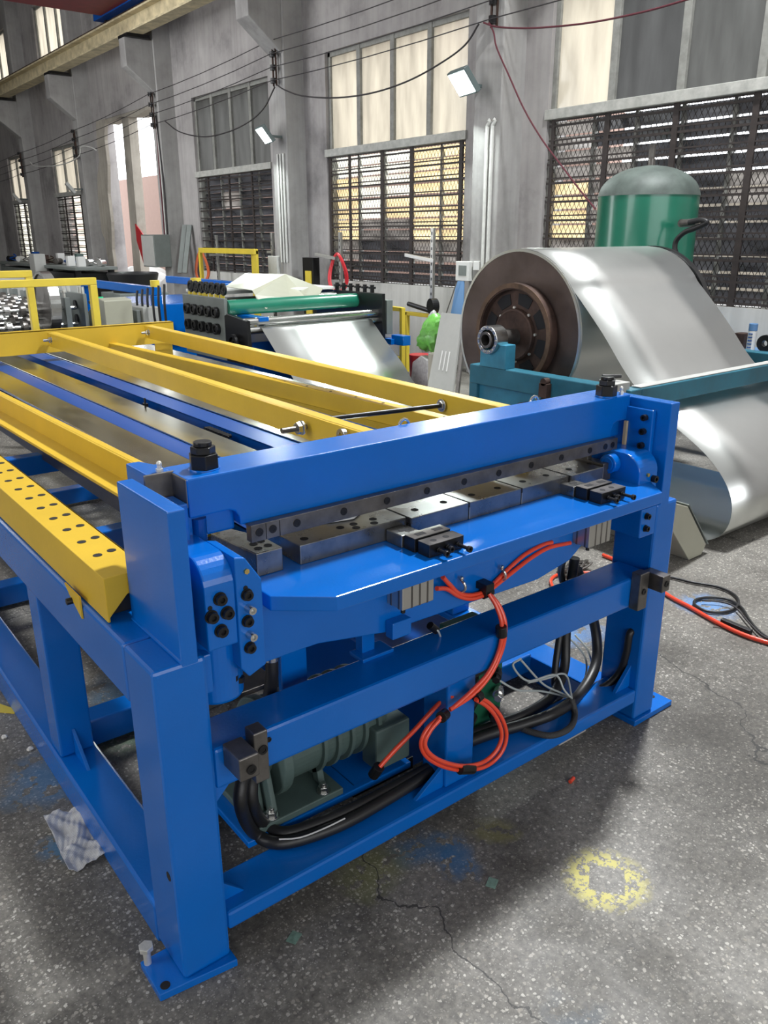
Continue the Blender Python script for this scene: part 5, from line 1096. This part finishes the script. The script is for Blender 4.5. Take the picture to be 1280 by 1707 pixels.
for k in range(3):
    x = 6.02+.05*k; yy = 10.15+.12*k
    MB().box(x, x+.04, yy, yy+.10, 0.2, 1.38-.02*k).build('upright', 'yellowbg', yf, .003)
MB().box(6.0, 6.06, 10.15, 12.1, 1.32, 1.40).build('top_tube', 'yellowbg', yf, .004)
MB().box(6.0, 6.05, 12.05, 12.12, .2, 1.32).build('upright', 'yellowbg', yf, .003)
bx = thing('leaning_profile', 'grey and yellow profile leaned on the wall left of the red hose coil', 'profile', (6.4, 9.0, 0))
p = at(515, 455, 'x', 6.4); MB().box(6.38, 6.5, p.y-.14, p.y+.14, 0, p.z+.22).build('grey_half', 'black', bx, .003); MB().box(6.36, 6.38, p.y-.10, p.y+.05, 0, p.z+.03).build('yellow_half', 'yellowbg', bx, .003)

# safety fence, bags and panel between the leveller and the coil
def P3(u, v, x): return at(u, v, 'x', x)
fn = thing('safety_fence', 'yellow tube fence with clear film behind the inclined sheet', 'fence', (5.35, 6, 0))
a0, a1 = P3(580, 507, 5.35), P3(668, 516, 5.35)
MB().box(5.33, 5.38, a1.y-.02, a0.y+.3, a1.z-.02, a1.z+.025).build('top_tube', 'yellowbg', fn, .004)
MB().box(5.33, 5.38, a1.y-.045, a1.y, 0, a1.z+.02).build('upright', 'yellowbg', fn, .004)
MB().box(5.33, 5.38, a0.y+.25, a0.y+.3, 0, a1.z+.02).build('upright', 'yellowbg', fn, .004)
MB().box(5.33, 5.38, a1.y, a0.y+.3, .25, .29).build('lower_tube', 'yellowbg', fn, .004)
MB().grid(lambda u, v: (5.352+.008*math.sin(u*25), a1.y+(a0.y+.25-a1.y)*u, .29+(a1.z-.31)*v), 20, 6).build('film', 'film', fn)
fn2 = thing('safety_fence', 'second yellow tube fence standing just right of the film fence', 'fence', (5.9, 6, 0))
b0, b1 = P3(676, 522, 5.9), P3(728, 528, 5.9)
MB().box(5.88, 5.93, b1.y-.02, b0.y, b1.z-.02, b1.z+.025).build('top_tube', 'yellowbg', fn2, .004)
MB().box(5.88, 5.93, b1.y-.045, b1.y, 0, b1.z+.02).build('upright', 'yellowbg', fn2, .004)
MB().box(5.88, 5.93, b0.y-.045, b0.y, 0, b1.z+.02).build('upright', 'yellowbg', fn2, .004)
p = P3(700, 515, 6.2); tag(MB().cyl((5.9, b0.y-.05, b1.z+.115), (5.9, b1.y+.1, b1.z+.055), .028).cyl((5.86, b1.y+.08, b1.z+.115), (5.94, b1.y+.06, b1.z+.115), .088, seg=24).build('flanged_roller', 'black', None, .003), 'black flanged roller lying on the second yellow fence', 'roller')
pn = thing('louvred_panel', 'grey panel with three slots leaned beside the coil', 'panel', (4.75, 4.35, 0))
q = [P3(737, 524, 4.9), P3(768, 527, 4.85), P3(752, 668, 4.62), P3(714, 668, 4.62)]
q[2] = Vector((4.55, 4.08, 0.02)); q[3] = Vector((4.55, 4.45, 0.02)); q[0] = Vector((4.80, 4.50, .90)); q[1] = Vector((4.80, 4.22, .90))
MB().quad(*q).build('panel_face', 'greypanel', pn, solid=.02)
for k in range(3):
    t = .38+.16*k; bt = q[3].lerp(q[2], t-.06); tp = q[0].lerp(q[1], t+.04); A = bt.lerp(tp, .42)+Vector((-.015, 0, 0)); B = bt.lerp(tp, .62)+Vector((-.015, 0, 0))
    MB().bar(A, B, .012, .008).build('pressed_slot', 'white', pn, .003)
MB().bar(q[1]+Vector((.03, -.02, 0)), q[2]+Vector((.03, -.03, 0)), .03, .05).build('side_flange', 'darksteel', pn, .003)
a = MB(); cc0 = Vector((5.05, 4.86, .66))
a.sph(cc0, .20, .7, 1.15, .85, 24, 16)
for vv in a.b.verts:
    d_ = vv.co-cc0; k = 1+.14*math.sin(vv.co.y*31+vv.co.z*17)+.10*math.sin(vv.co.z*53+vv.co.y*44); vv.co = cc0+d_*k; vv.co.z += .35*(cc0.y-vv.co.y)*1.0
tag(a.build('green_bag', 'gbag', smooth=True), 'crumpled bright green bag left of the slotted panel', 'bag')
p = Vector((4.85, 4.62, 0)); tag(MB().cyl(p, p+Vector((0, 0, .50)), .085, seg=28).build('paper_tube', 'rubble', None, .004), 'greenish grey tube standing below the green bag', 'tube')
p = Vector((5.15, 5.22, 0)); tag(MB().cyl(p, p+Vector((0, 0, .40)), .10, .12, seg=28).build('red_bucket', 'red', None, .004), 'dark red bucket behind the inclined sheet edge', 'bucket')
p = Vector((4.98, 4.92, 0)); tag(MB().prism([(4.80, .0), (5.10, .0), (5.05, .36), (4.92, .44), (4.82, .40)], 'x', 4.90, 4.98).build('clear_cover', 'bag', None, .005), 'clear plastic cover between the red bucket and grey tube', 'cover')
a = MB(); cc0 = Vector((5.45, 5.35, .40)); a.sph(cc0, .15, .6, 1.0, 2.6, 18, 12)
for vv in a.b.verts: vv.co = cc0+(vv.co-cc0)*(1+.12*math.sin(vv.co.y*43+vv.co.z*29))
tag(a.build('clear_bag', 'bag', smooth=True), 'crumpled clear bag behind the yellow fence', 'bag')
pts = [P3(745, 470, 6.35), P3(776, 470, 6.35), P3(766, 545, 6.1), P3(735, 545, 6.1)]
tag(MB().quad(*[Vector(p) for p in (P3(763, 462, 6.35), P3(774, 462, 6.35), P3(770, 560, 6.2), P3(745, 560, 6.2))]).build('blue_board', 'bluep', None, solid=.015), 'narrow blue board leaned on the nearest pillar', 'board')
tag(MB().bar(P3(762, 468, 6.3), P3(735, 548, 6.15), .012, .012).build('leaning_rod', 'darksteel'), 'thin dark rod leaned beside the blue board', 'rod')
for (u, lab) in ((316, 'dark plank leaned on the wall left of the orange hose coil'), (308, 'second dark plank leaned farther left')):
    tag(MB().bar(P3(u, 375, 6.7), P3(u-8, 455, 6.45), .10, .03).build('leaning_plank', 'greycab'), lab, 'plank')
